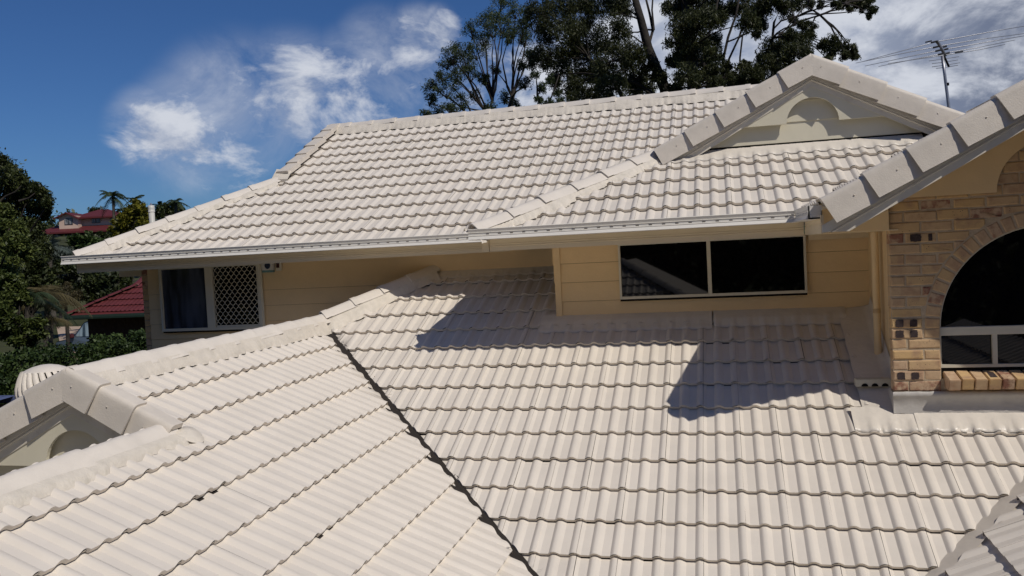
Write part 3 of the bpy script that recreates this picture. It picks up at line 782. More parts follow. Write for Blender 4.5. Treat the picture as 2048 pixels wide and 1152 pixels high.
def grille():
    x0, x1, z0, z1, y = -6.42, -5.80, -.775, -.010, 9.738
    box('grille_frame', (x1, x1 + .075, y - .005, y + .012, z0 - .03, z1 + .02), 'frame_cream', wl)
    box('grille_frame', (x0, x1 + .05, y - .004, y + .011, z0 - .045, z0), 'frame_cream', wl)
    P = []; pitch = .039; hh = .0475; nx = 16; r = .0040
    rows = int((z1 - z0) / hh)
    for i in range(nx + 1):
        sg = 1 if i % 2 else -1; path = []
        for j in range(rows * 4 + 1):
            xx = min(x1, max(x0, x0 + i * pitch + sg * (pitch / 2) * math.cos(math.pi * j / 4)))
            path.append((xx, y, z1 - j * hh / 4))
        P.append(tube_vf(path, [r] * len(path), 4, False))
    return mesh_obj('security_grille', *joinvf(P), 'frame_cream', wl, False, 'stuff')
grille()

# ---- the brick bay with its arched window
bay = None
BX0, BX1, BY = 1.316, 3.644, 7.352; ACX, ACZ, ARAD = 2.48, -.80, .805
def bay_wall():
    n = 36; v, f = [], []
    def outer(a):
        dx, dz = math.cos(a), math.sin(a); t = min((BX1 - ACX) / abs(dx) if abs(dx) > 1e-6 else 9, (.86 - ACZ) / (dz + .551 * abs(dx)))
        return ACX + dx * t, ACZ + dz * t
    ys = (BY + .006, BY + .11)
    for y in ys:
        for i in range(n + 1):
            a = math.pi * i / n; v.append((ACX + ARAD * math.cos(a), y, ACZ + ARAD * math.sin(a))); x, z = outer(a); v.append((x, y, z))
    m_ = 2 * (n + 1)
    for i in range(n):
        f.append((2 * i, 2 * i + 2, 2 * i + 3, 2 * i + 1)); f.append((2 * i, m_ + 2 * i, m_ + 2 * i + 2, 2 * i + 2))
    k = len(v); y = ys[0]
    v += [(BX0 + .004, y, -1.5), (ACX - ARAD, y, -1.5), (ACX - ARAD, y, ACZ), (BX0 + .004, y, ACZ), (ACX - ARAD, y + .1, -1.5), (ACX - ARAD, y + .1, ACZ)]
    f += [(k, k + 1, k + 2, k + 3), (k + 1, k + 4, k + 5, k + 2)]
    k = len(v); v += [(ACX + ARAD, y, -1.5), (BX1, y, -1.5), (BX1, y, ACZ), (ACX + ARAD, y, ACZ)]; f.append((k, k + 1, k + 2, k + 3))
    k = len(v); v += [(ACX - ARAD, y, -1.5), (ACX + ARAD, y, -1.5), (ACX + ARAD, y, -1.2), (ACX - ARAD, y, -1.2)]; f.append((k, k + 1, k + 2, k + 3))
    k = len(v); v += [(BX0 + .004, y, -1.5), (BX0 + .004, y, .21), (BX0 + .004, y + .12, .21), (BX0 + .004, y + .12, -1.5)]; f.append((k, k + 1, k + 2, k + 3))
    return mesh_obj('brick_wall', v, f, 'brick_mortar', house)
bay = bay_wall()
def brick(x0, x1, z0, z1, burnt=None, cutarch=True, depth=.1):
    bm = bmesh.new(); r = lambda: random.gauss(0, .0024)
    dx = (x1 - x0); dz = (z1 - z0)
    bmesh.ops.create_cube(bm, size=1)
    yo = random.gauss(0, .0026)
    for v_ in bm.verts: v_.co = Vector(((x0 + x1) / 2 + v_.co.x * dx + r(), BY + depth / 2 + v_.co.y * depth + yo, (z0 + z1) / 2 + v_.co.z * dz + r()))
    front = [e for e in bm.edges if all(v_.co.y < BY + depth / 2 for v_ in e.verts)]
    if cutarch:                                   # bricks beside the arch are cut to it
        cx, cz = (x0 + x1) / 2, (z0 + z1) / 2
        for a in np.linspace(math.pi * .5, math.pi, 24):
            nrm = Vector((math.cos(a), 0, math.sin(a))); p = Vector((ACX, 0, ACZ)) + nrm * (ARAD + .120)
            if abs(math.atan2(cz - ACZ, cx - ACX) - a) < .09 and cz > ACZ:
                bmesh.ops.bisect_plane(bm, geom=bm.verts[:] + bm.edges[:] + bm.faces[:], plane_co=p, plane_no=-nrm, clear_outer=True)
    if len(bm.faces) < 4: bm.free(); return
    ed = [e for e in bm.edges if all(abs(v_.co.y - BY) < .012 for v_ in e.verts)]
    if ed: bmesh.ops.bevel(bm, geom=ed, offset=min(random.uniform(.006, .014), dz * .2), segments=2, affect='EDGES', profile=.5)
    me = bpy.data.meshes.new('brick'); bm.to_mesh(me); bm.free()
    ob = link('brick', me, 'brick_yellow', bay)
    if x1 < ACX + .02:                            # the other half of the bay
        m2 = me.copy(); m2.transform(Matrix.Translation((2 * ACX, 0, 0)) @ Matrix.Diagonal((-1, 1, 1, 1))); m2.flip_normals(); link('brick', m2, None, bay)
    if burnt:
        for a, b in burnt:
            cx, cz, hw, hh = x0 + a + b / 2, (z0 + z1) / 2, b / 2, (z1 - z0) / 2 - .007; vv = []
            for j in range(24):
                t = 2 * math.pi * j / 24; q = max(abs(math.cos(t)), abs(math.sin(t))) ** -.86 * random.uniform(.90, 1.06)
                vv.append((cx + hw * q * math.cos(t), BY - .0065, cz + hh * q * math.sin(t)))
            mesh_obj('burnt_patch', vv, [tuple(range(24))], 'brick_burnt', bay)
z = -1.297; course = 0
while z < .82:
    lead = .230 if (course % 2 or course == 6) else .110
    # half bricks and whole bricks by turns, as on the jamb
    x = BX0; first = True
    jamb = ACX - ARAD
    while x < 3.2:
        w = lead if first else .230; first = False
        x1 = x + w
        cx = (x + min(x1, 3.2)) / 2
        if z < ACZ:
            if x >= jamb - .03: break
            if jamb - x1 < .06: x1 = jamb - .002
        else:
            rr = math.hypot(x - ACX, z + .04 - ACZ)
            if x > ACX - .02: break
            if math.hypot(x1 - ACX, z + .076 - ACZ) < ARAD + .13 and rr < ARAD + .135: break
            if rr < ARAD + .14: break
        if z + .08 > .88 - .551 * abs((x + x1) / 2 - ACX): x = x1 + .010; continue
        burnt = None
        if course in (1, 5, 6) and abs(x - BX0) < .01: burnt = [(.028, .060), (.135, .058)]
        if course == 14 and .1 < x - BX0 < .30: burnt = [(.035, .085), (.17, .03)]
        if course == 17 and .3 < x - BX0 < .40: burnt = [(.02, .055), (.12, .055)]
        brick(x, x1, z, z + .076, burnt)
        x = x1 + .010
    z += .0855; course += 1
# header ring of the arch
nv = 27
for i in range(nv):
    a0 = math.pi - math.pi * (i + .06) / nv; a1 = math.pi - math.pi * (i + .90) / nv
    P = [(ACX + rr * math.cos(a), ACZ + rr * math.sin(a)) for rr, a in ((ARAD + .002, a0), (ARAD + .002, a1), (ARAD + .112, a1), (ARAD + .112, a0))]
    bm = bmesh.new(); vs = [bm.verts.new((x, BY + random.gauss(0, .001), z_)) for x, z_ in P] + [bm.verts.new((x, BY + .1, z_)) for x, z_ in P]
    for q in ((0, 1, 2, 3), (7, 6, 5, 4), (0, 4, 5, 1), (1, 5, 6, 2), (2, 6, 7, 3), (3, 7, 4, 0)): bm.faces.new([vs[k] for k in q])
    bmesh.ops.recalc_face_normals(bm, faces=bm.faces)
    ed = [e for e in bm.edges if all(abs(v_.co.y - BY) < .01 for v_ in e.verts)]
    bmesh.ops.bevel(bm, geom=ed, offset=.010, segments=2, affect='EDGES', profile=.5)
    me = bpy.data.meshes.new('brick'); bm.to_mesh(me); bm.free(); link('brick', me, 'brick_yellow', bay)
# sloping sill of bricks on edge
sx = ACX - ARAD + .022; i = 0
while sx < 3.24:
    bm = bmesh.new(); w = .086 + random.gauss(0, .001); tilt = random.gauss(0, .002)
    prof = [(7.236, -1.272), (7.205, -1.186), (7.43, -1.140), (7.43, -1.272)]
    vs = [bm.verts.new((sx, y + tilt, z_ + tilt)) for y, z_ in prof] + [bm.verts.new((sx + w, y + tilt, z_ + tilt)) for y, z_ in prof]
    for q in ((0, 1, 2, 3), (7, 6, 5, 4), (0, 4, 5, 1), (1, 5, 6, 2), (2, 6, 7, 3), (3, 7, 4, 0)): bm.faces.new([vs[k] for k in q])
    bmesh.ops.recalc_face_normals(bm, faces=bm.faces); bmesh.ops.bevel(bm, geom=bm.edges[:], offset=.005, segments=2, affect='EDGES')
    me = bpy.data.meshes.new('sill_brick'); bm.to_mesh(me); bm.free(); link('sill_brick', me, 'brick_yellow', bay)
    if i in (3, 6): mesh_obj('burnt_patch', [(sx + .02, 7.25, -1.1748), (sx + .07, 7.25, -1.1748), (sx + .068, 7.36, -1.1523), (sx + .022, 7.36, -1.1523)], [(0, 1, 2, 3)], 'brick_burnt', bay)
    sx += w + .009; i += 1
def arch_window():
    y = 7.425; n = 40; rad = ARAD - .004
    pts = [(ACX + rad * math.cos(math.pi * i / n), ACZ + rad * math.sin(math.pi * i / n)) for i in range(n + 1)]
    w = mesh_obj('window', [(x, y + .03, z) for x, z in pts] + [(ACX - rad, y + .03, -1.12), (ACX + rad, y + .03, -1.12)], [tuple(range(n + 3))], 'hole_black', house)
    mesh_obj('pane', [(x, y, z) for x, z in pts], [tuple(range(n + 1))], 'pane_black', w)
    fr = [(ACX + (rad - .010) * math.cos(math.pi * i / n), ACZ + (rad - .010) * math.sin(math.pi * i / n)) for i in range(n + 1)]
    v = [(x, y - .03, z) for x, z in pts] + [(x, y - .03, z) for x, z in fr] + [(x, y + .005, z) for x, z in fr]
    m_ = n + 1; f = [(i, i + 1, m_ + i + 1, m_ + i) for i in range(n)] + [(m_ + i, m_ + i + 1, 2 * m_ + i + 1, 2 * m_ + i) for i in range(n)]
    mesh_obj('window_frame', v, f, 'frame_cream', w)
    x0, x1 = ACX - rad, ACX + rad
    box('window_frame', (x0, x1, y - .034, y + .02, -.858, -.790), 'frame_cream', w, .004)
    box('window_frame', (x0, x1, y - .030, y + .02, -1.118, -1.094), 'frame_cream', w)
    box('window_frame', (x0, x0 + .012, y - .028, y + .02, -1.094, -.858), 'frame_cream', w)
    xs = [x0 + .012, 2.062, 2.098, 2.862, 2.898, x1]
    for a in (2.062, 2.862): box('window_frame', (a, a + .036, y - .028, y + .02, -1.094, -.858), 'frame_cream', w)
    for a, b in ((xs[0], xs[1]), (xs[2], xs[3]), (xs[4], xs[5])):
        mesh_obj('pane', [(a, y, -1.094), (b, y, -1.094), (b, y, -.858), (a, y, -.858)], [(0, 1, 2, 3)], 'pane_black', w)
    box('sill_gap', (x0, x1, y - .020, y + .01, -1.165, -1.119), 'hole_black', w)
arch_window()

# ---- downpipe with its spreader
dp = tube('downpipe', [(1.325, 8.07, .05), (1.325, 8.07, -.55), (1.325, 8.07, -1.16), (1.315, 8.00, -1.235), (1.305, 7.86, -1.262), (1.30, 7.72, -1.28)], .032, 'wall_paint', house, 12)
tube('pipe_collar', [(1.325, 8.07, -.72), (1.325, 8.07, -.68)], 0.034, 'wall_paint', dp, 12)
tube('pipe_collar', [(1.325, 8.07, .0), (1.325, 8.07, .03)], .035, 'wall_paint', dp, 12)
spz = -1.300
sp = box('spreader', (1.065, 1.345, 7.60, 7.70, spz, spz + .062), 'frame_cream', dp, .004)
for cx in (1.135, 1.215, 1.295):
    vv = [(cx + .027 * math.cos(math.pi * i / 10), 7.5985, spz + .0015 + .027 * math.sin(math.pi * i / 10)) for i in range(11)]
    mesh_obj('spreader_hole', vv, [tuple(range(11))], 'hole_black', dp)

# ---- the end of the left wing on the viewer's side: a hipped slope that the middle window mirrors
def mirrored(px, py, y):
    r = ray(px, py); return r * ((2 * 8.765 - y) / r.y)
def end_slope():
    y = -1.2; p = mirrored(1246, 522, y); q = mirrored(1400, 594, y + 1.15); p.y, q.y = y, y + 1.15
    q = Vector((p.x + 1.15, y + 1.15, p.z - .62))
    rf = Roof((p.x, q.y + .6, p.z - .62 - .32 - .02), .34, .494, 'back')
    c = p.x - p.y
    ov = underlay('roof', [planeP(rf, *w) for w in ((p.x, p.y), (p.x - 3, p.y), (p.x - 3, q.y + .6), (q.x + .6, q.y + .6))], house); ALWAYS_JOINED.add(ov.name)
    lay(rf, ov, range(0, 6), range(-4, 12), [(1, -1, c - .05, 0), (0, -1, -p.y, 0)])
    cap_row('hip_cap', p + Vector((0, 0, .05)), q + Vector((.6, .6, -.27)), ov, .39, dropn=.078)
    mesh_obj('roof', [p, (q.x + .6, q.y + .6, q.z - .32), (q.x + .6, p.y - 3, q.z - .32), (p.x, p.y - 3, p.z)], [(0, 1, 2, 3)], 'tile_paint', house)
end_slope()
finish_tiles(300)

# ------------------------------------------------------------------ small fittings that stand on or hang from the house
# alarm siren on the back wall
sir = thing('alarm_siren', (-5.62, 9.76, -.05), 'small white alarm siren with a dark round lens under the long eave beside the grille', 'alarm')
box('siren_case', (-5.712, -5.545, 9.715, 9.772, -.088, .012), 'siren_white', sir, .008)
n = 20; vv = [(-5.622 + .040 * math.cos(2 * math.pi * i / n), 9.712, -.028 + .044 * math.sin(2 * math.pi * i / n)) for i in range(n)] + [(-5.622, 9.700, -.028)]
mesh_obj('siren_lens', vv, [(i, (i + 1) % n, n) for i in range(n)], 'siren_lens', sir, True)
box('siren_strip', (-5.705, -5.555, 9.718, 9.770, -.116, -.0885), 'siren_strip', sir)
cb = thing('junction_box', (-5.48, 9.76, -.04), 'small box with a dark red face beside the white alarm siren', 'box')
box('box_body', (-5.520, -5.445, 9.735, 9.772, -.10, .012), 'frame_cream', cb, .004)
box('box_face', (-5.508, -5.466, 9.730, 9.7345, -.062, .006), 'red_box', cb)

# turbine vent behind the lower gable
tv = thing('turbine_vent', (-4.95, 5.18, -1.0), 'cream turbine roof vent with curved louvre blades behind the lower left gable', 'roof vent')
tc = Vector((-4.90, 5.22, -.87)); TR = .185
V = []; n = 28
rings = [(0, .205), (.04, .203), (.09, .192), (.13, .176), (.155, .160)]
vv = []; ff = []
for r_, h in rings[1:]:
    for k in range(n): vv.append(tc + Vector((r_ * math.cos(2 * math.pi * k / n), r_ * math.sin(2 * math.pi * k / n), h)))
top = len(vv); vv.append(tc + Vector((0, 0, .205)))
for j in range(3):
    for k in range(n): ff.append((j * n + k, (j + 1) * n + k, (j + 1) * n + (k + 1) % n, j * n + (k + 1) % n))
ff += [(top, k, (k + 1) % n) for k in range(n)]
mesh_obj('vent_dome', vv, ff, 'cap_paint', tv, True)
for k in range(22):
    a0 = 2 * math.pi * k / 22; vb, fb = [], []
    for j in range(9):
        u = j / 8; h = .165 - .31 * u; r_ = .150 + .052 * math.sin(math.pi * min(1, u * .93 + .03)); a = a0 + .55 * u
        w = .165
        for q, rr in ((0, r_), (w, r_ + .012), (w * 1.35, r_ - .012)): vb.append(tc + Vector((rr * math.cos(a + q), rr * math.sin(a + q), h)))
    for j in range(8):
        for q in range(2): fb.append((j * 3 + q, j * 3 + q + 1, j * 3 + q + 4, j * 3 + q + 3))
    mesh_obj('vent_blade', vb, fb, 'cap_paint', tv, True)
tube('vent_core', [tc + Vector((0, 0, .15)), tc + Vector((0, 0, -.16))], .135, 'hole_black', tv, 16)
tube('vent_neck', [tc + Vector((0, 0, -.15)), tc + Vector((0, 0, -.50))], .13, 'cap_paint', tv, 16)

# vent pipe behind the back roof's left hip
q = at(304.5, 447, 13.4); s = 13.4 / FPX
vp = thing('vent_pipe', (q.x, q.y, q.z - .6), 'pale vertical vent pipe with a capped top rising behind the left hip', 'vent pipe')
b0 = at(307, 480, 13.4); t0 = at(300, 418, 13.4); t1 = at(299.6, 411.5, 13.4); t2 = at(299.4, 406.5, 13.4)
t0 = Vector((b0.x, b0.y, t0.z)); t1 = Vector((b0.x, b0.y, t1.z)); t2 = Vector((b0.x, b0.y, t2.z))
tube('pipe', [Vector((b0.x, b0.y, -.15)), b0, t0], 5.6 * s, 'plastic_grey', vp, 12)
tube('pipe_cap', [t0 - Vector((0, 0, .05)), t0, t1, t1 + Vector((0, 0, .004))], [6.3 * s, 6.3 * s, 6.1 * s, 3 * s], 'plastic_grey', vp, 12)
tube('pipe_tip', [t1, t2], [2.6 * s, 1.2 * s], 'steel', vp, 8)

# television antenna behind the middle gable
AD = 15.2
def ap(px, py): return at(px, py, AD)
foot = ap(1899, 225); hub = ap(1881, 92); s = AD / FPX
an = thing('tv_antenna', (foot.x, foot.y, 0), 'tall television antenna with long thin rods on a slim mast behind the peaked gable', 'antenna')
base = foot + (foot - ap(1886, 105)).normalized() * 1.9
tube('mast', [base, foot, ap(1889.5, 150), ap(1884.5, 112)], [3.2 * s, 3.2 * s, 3 * s, 3 * s], 'metal_mast', an, 8)
tube('mast_clamp', [ap(1894.2, 166), ap(1894.4, 171)], 3.9 * s, 'car_black', an, 8)
boomd = (c_fwd * .35 + Vector((-.06, 0, .10))).normalized()
nearb = ap(1873, 82); farb = ap(1891, 113)
tube('boom', [nearb, hub, farb], 3.0 * s, 'metal_mast', an, 6)
rods = [((1720, 124.5), (1868, 84.5), (1990, 62), (2062, 50)), ((1712, 126), (1873, 93), (1950, 80), (2065, 65)), ((1730, 132), (1876, 101), (1980, 83), (2070, 68)),
        ((1757, 133), (1880, 108), (1950, 96), (2030, 80)), ((1776, 127), (1883, 111), (1960, 99), (2010, 89))]
for a, b, c, d_ in rods:
    tube('rod', [ap(*a), ap(*b), ap(*c), ap(*d_)], [.55 * s, 1.0 * s, .85 * s, .6 * s], 'metal_mast', an, 5)
for (x, y) in ((1868, 84), (1872, 94), (1877, 101), (1882, 108), (1887, 94), (1890, 99), (1893, 107)):
    tube('insulator', [ap(x - 6, y + 1.5), ap(x + 6, y - 1.5)], 2.0 * s, 'car_black', an, 6)
for (x0, y0, x1, y1) in ((1851, 84.6, 1863, 81.6), (1910, 105.6, 1926, 102.8)): tube('rod_joint', [ap(x0, y0), ap(x1, y1)], 1.5 * s, 'car_black', an, 6)
for k, (x, y, l) in enumerate(((1888, 118, 30), (1890, 124, 26), (1892, 130, 28), (1894, 134, 22))):
    tube('rod', [ap(x - l, y + l * .13), ap(x, y), ap(x + l, y - l * .16)], .6 * s, 'metal_mast', an, 4)
tube('boom', [ap(1888, 112), ap(1898, 134)], 2.1 * s, 'car_black', an, 6)

# ------------------------------------------------------------------ vegetation
def leaf_mesh(pts_dirs, size, aspect, droop, tint_fn, up_bias=0.0, curl=.15):
    """pts: N x 3 centres; each leaf a kinked blade of two quads"""
    P = np.asarray(pts_dirs, float); n = len(P)
    a = rng.normal(size=(n, 3)); a[:, 2] = a[:, 2] * (1 - abs(droop)) - droop * 1.6; a /= np.linalg.norm(a, axis=1)[:, None]
    r = rng.normal(size=(n, 3)); r[:, 2] += 0; nrm = np.cross(a, r); nrm /= np.linalg.norm(nrm, axis=1)[:, None] + 1e-9
    if up_bias:
        nrm[:, 2] += up_bias * np.sign(nrm[:, 2] + 1e-9); nrm -= (nrm * a).sum(1)[:, None] * a; nrm /= np.linalg.norm(nrm, axis=1)[:, None]
    w = np.cross(a, nrm); L = size * rng.uniform(.6, 1.35, n)[:, None]; Wd = L * aspect
    V = np.empty((n, 4, 3)); V[:, 0] = P - a * L * .5; V[:, 1] = P + w * Wd * .5 + nrm * L * curl * .4; V[:, 2] = P + a * L * .5; V[:, 3] = P - w * Wd * .5 + nrm * L * curl * .4
    return V.reshape(-1, 3), tint_fn(P)
def quads_object(name, V, tint, material, parent):
    n = len(V) // 4; me = bpy.data.meshes.new(name)
    me.vertices.add(len(V)); me.vertices.foreach_set('co', V.astype(np.float32).ravel())
    me.loops.add(n * 4); me.loops.foreach_set('vertex_index', np.arange(n * 4, dtype=np.int32))
    me.polygons.add(n); me.polygons.foreach_set('loop_start', np.arange(0, n * 4, 4, dtype=np.int32)); me.polygons.foreach_set('loop_total', np.full(n, 4, np.int32))
    me.update(calc_edges=True)
    at_ = me.attributes.new('tint', 'FLOAT', 'FACE'); at_.data.foreach_set('value', np.clip(tint, 0, 1).astype(np.float32))
    me.materials.append(MATS[material]); o = bpy.data.objects.new(name, me); C.objects.link(o)
    if parent: adopt(o, parent)
    return o
def clump_pts(c, r, n, shell=.55):
    d = rng.normal(size=(n, 3)); d /= np.linalg.norm(d, axis=1)[:, None]
    rad = rng.uniform(0, 1, n) ** (1 / 3) * (1 - shell) + shell * rng.uniform(.75, 1.05, n)
    return np.asarray(c) + d * rad[:, None] * np.asarray(r)
def sub_clumps(c, r, k, fr, flat=1):
    out = []
    for p in clump_pts(c, r, k, .4): out.append((p, np.asarray(r) * fr * rng.uniform(.6, 1.3)))
    return out
def limb(p, q, r0, r1, sag=.12, n=6, wob=.04):
    p, q = Vector(p), Vector(q); L = (q - p).length; path = []; rr = []
    o1 = Vector((random.gauss(0, wob), random.gauss(0, wob), 0)) * L
    for i in range(n + 1):
        u = i / n; x = p.lerp(q, u); x.z += sag * L * math.sin(math.pi * u) * (1 - u * .3)
        path.append(x + o1 * math.sin(math.pi * u) + Vector((random.gauss(0, wob), random.gauss(0, wob), random.gauss(0, wob))) * L * .18 * (0 < i < n))
        rr.append(r0 + (r1 - r0) * u)
    return path, rr
class Tree:
    def __init__(s, name, foot, label, cat, group, bark, leaf):
        s.t = thing(name, foot, label, cat, group); s.leaf = leaf; s.bark = bark; s.wood = []; s.V = []; s.T = []; s.foot = Vector(foot)
    def stem(s, path, r0, r1, sides=7):
        n = len(path); s.wood.append(tube_vf(path, [r0 + (r1 - r0) * i / (n - 1) for i in range(n)], sides))
    def limb(s, p, q, r0, r1, **k):
        path, rr = limb(p, q, r0, r1, **k); s.wood.append(tube_vf(path, rr, 5)); return path
    def clump(s, c, r, n, size, aspect=.28, droop=.45, bright=.5, spread=.35, sub=7, fr=.42, up=0, twigs=True, origin=None):
        c = np.asarray(c, float); r = np.asarray(r, float) if hasattr(r, '__len__') else np.full(3, r)
        for p, q in sub_clumps(c, r, sub, fr):
            P = p + np.clip(rng.normal(size=(max(3, int(n / sub)), 3)), -1.7, 1.7) * q * np.array([.62, .62, .72]); b = bright + rng.normal() * .16
            V, T = leaf_mesh(P, size, aspect, droop, lambda P: b + rng.normal(size=len(P)) * spread * .6, up)
            s.V.append(V); s.T.append(T)
            if twigs:
                o = Vector(origin if origin is not None else c - np.array([0, 0, r[2] * 1.1])); path, rr = limb(o, p, .016 + .004 * r[0], .005, sag=.05, n=4, wob=.05); s.wood.append(tube_vf(path, rr, 4, False))
    def done(s):
        if s.wood: mesh_obj('trunk', *joinvf(s.wood), s.bark, s.t, True)
        if s.V: quads_object('crown', np.concatenate(s.V), np.concatenate(s.T), s.leaf, s.t)
def wp(px, py, d): return at(px, py, d)

GT = 'gum trees behind the long roof'
# -- slender gum on the left of the group, an airy fan of upright stems
def gum_a():
    D = 30; s = D / FPX; base = wp(985, 330, D); t = Tree('gum_tree', (base.x, base.y, gz(base.x, base.y)), 'airy many stemmed gum tree, leftmost of the trees behind the roof ridge', 'tree', GT, 'bark', 'gum_leaf_light')
    forks = {'l': (952, 262), 'm': (982, 235), 'r': (1020, 232), 'rr': (1032, 205)}
    t.stem([t.foot, wp(990, 420, D), wp(986, 300, D), wp(982, 235, D)], .22, .10)
    t.stem([wp(988, 330, D), wp(1008, 270, D), wp(1018, 225, D), wp(1028, 180, D)], .14, .08); t.stem([wp(984, 320, D), wp(965, 275, D), wp(945, 235, D)], .12, .06)
    cl = [(866, 168, 17, 0), (858, 200, 15, 0), (872, 222, 16, 0), (852, 230, 10, 0), (884, 148, 18, 0), (893, 180, 20, 0), (905, 112, 20, 1), (925, 98, 18, 1), (893, 125, 16, 1), (926, 128, 22, 1), (940, 150, 20, 1), (912, 152, 18, 1),
          (945, 62, 20, 2), (968, 80, 20, 2), (952, 104, 18, 2), (972, 40, 18, 2), (990, 28, 20, 2), (1004, 50, 20, 2), (985, 62, 16, 2), (1000, 8, 18, 2), (1026, 62, 18, 3), (1044, 56, 20, 3), (1048, 82, 15, 3), (1030, 20, 22, 3), (1052, 30, 18, 3), (1014, 78, 14, 3),
          (925, 205, 18, 1), (900, 215, 16, 0), (950, 190, 14, 1), (970, 160, 12, 2), (992, 138, 11, 3), (1008, 195, 14, 3), (1046, 130, 13, 3), (1050, 165, 14, 3), (1035, 215, 14, 3), (978, 212, 12, 2), (1060, 108, 13, 3)]
    roots = [wp(950, 245, D), wp(972, 225, D), wp(985, 205, D), wp(1024, 195, D)]
    for x, y, r, k in cl:
        d = D + random.uniform(-2.2, 2.2); c = wp(x, y, d); p0 = roots[k]
        t.limb(p0, c - Vector((0, 0, r * s * .5)), .040, .012, sag=.04)
        t.clump(c, (r * s, r * s * 1.1, r * s * .8), int(44 * r), .085, .30, .35, .45 + (.2 if y < 70 else 0), sub=7, fr=.5)
    t.done()
gum_a()
def big_gum(label, foot_px, D, stems, cl, dens=1.0, leaf='gum_leaf', bright=.3, size=.19, bark='bark'):
    s = D / FPX; base = wp(foot_px, 330, D); t = Tree('gum_tree', (base.x, base.y, gz(base.x, base.y)), label, 'tree', GT, bark, leaf)
    tops = []
    for pts, r0, r1 in stems:
        path = [wp(x, y, D + dz) for x, y, dz in pts]
        if pts[0][1] > 280: path = [t.foot] + path
        t.stem(path, r0 * .55, r1 * .6, 8); tops += [p for p in path[1:]]
    more = [(x + random.uniform(-12, 12), -25 - random.uniform(0, 95), r) for x, y, r in cl if y < 30 and r > 11] * (1 if dens == 1 else 0)
    for x, y, r in cl + more:
        c = wp(x, y, D + random.uniform(-2.5, 2.5))
        p0 = min(tops, key=lambda p: (p - c).length + max(0, p.z - c.z) * 1.5)
        t.limb(p0, c, .032, .010, sag=.06)
        t.clump(c, (r * s, r * s, r * s * .85), int(70 * r * dens), size * .60, .24, .6, bright, sub=14, fr=.45, origin=c)
    t.done()
big_gum('dense dark gum tree with a thick trunk leaning left behind the roof ridge', 1400, 27,
        [([(1370, 300, 0), (1342, 205, 0), (1318, 150, 0), (1296, 95, 0), (1282, 40, 0), (1268, -10, 0)], .42, .17), ([(1296, 95, 0), (1306, 60, .3), (1300, 30, .3), (1290, -10, .3)], .11, .05),
         ([(1260, 300, 0), (1250, 205, 0), (1222, 150, 0), (1180, 120, 0)], .18, .07), ([(1320, 300, -1), (1320, 195, -1), (1270, 165, -1), (1200, 150, -1)], .16, .06), ([(1308, 60, .2), (1304, 20, .2), (1306, -10, .2)], .06, .04)],
        [(1085, 30, 34), (1120, 15, 30), (1090, 70, 26), (1130, 62, 32), (1168, 52, 32), (1200, 24, 32), (1240, 14, 26), (1105, 108, 30), (1140, 112, 36), (1180, 100, 36), (1215, 82, 34), (1243, 62, 26), (1225, 122, 36), (1262, 108, 24),
         (1080, 120, 22), (1120, 150, 26), (1165, 142, 32), (1205, 150, 30), (1250, 142, 28), (1290, 132, 20), (1180, 178, 28), (1145, 180, 22), (1225, 180, 26), (1262, 170, 24), (1295, 170, 22), (1320, 155, 16), (1150, 208, 22), (1195, 205, 18), (1240, 8, 24), (1160, 15, 26), (1275, 190, 18), (1300, 205, 14)])
big_gum('tall gum tree with a straight thick trunk behind the gable', 1388, 25,
        [([(1388, 300, 0), (1387, 180, 0), (1382, 100, 0), (1376, 40, 0), (1368, -15, 0)], .40, .22), ([(1412, 300, .5), (1420, 175, .5), (1405, 120, .5), (1420, 60, .5), (1440, -10, .5)], .13, .06), ([(1444, 300, 1), (1446, 120, 1), (1456, 75, 1), (1472, 30, 1), (1480, -10, 1)], .09, .05),
         ([(1455, 300, .8), (1458, 118, .8), (1478, 75, .8), (1492, 30, .8)], .08, .04), ([(1478, 300, .5), (1480, 115, .5), (1485, 72, .5), (1502, 35, .5)], .06, .035), ([(1454, 84, .6), (1470, 78, .6), (1483, 70, .6)], .05, .03)],
        [(1345, 10, 26), (1380, 14, 32), (1412, 12, 30), (1368, 50, 26), (1400, 50, 30), (1425, 42, 22), (1352, 85, 20), (1385, 88, 30), (1415, 82, 24), (1365, 118, 22), (1398, 122, 28), (1425, 112, 18), (1345, 120, 14), (1375, 155, 22), (1410, 155, 22), (1432, 142, 12),
         (1455, 18, 24), (1485, 12, 26), (1512, 25, 24), (1535, 10, 22), (1495, 45, 20), (1518, 50, 18), (1515, 68, 10), (1432, 172, 18), (1452, 160, 20), (1478, 150, 20), (1502, 145, 18), (1440, 190, 16), (1470, 178, 22), (1500, 172, 20), (1520, 160, 14), (1350, 178, 14), (1330, 190, 14), (1452, 135, 12), (1490, 130, 10)], bright=.34)
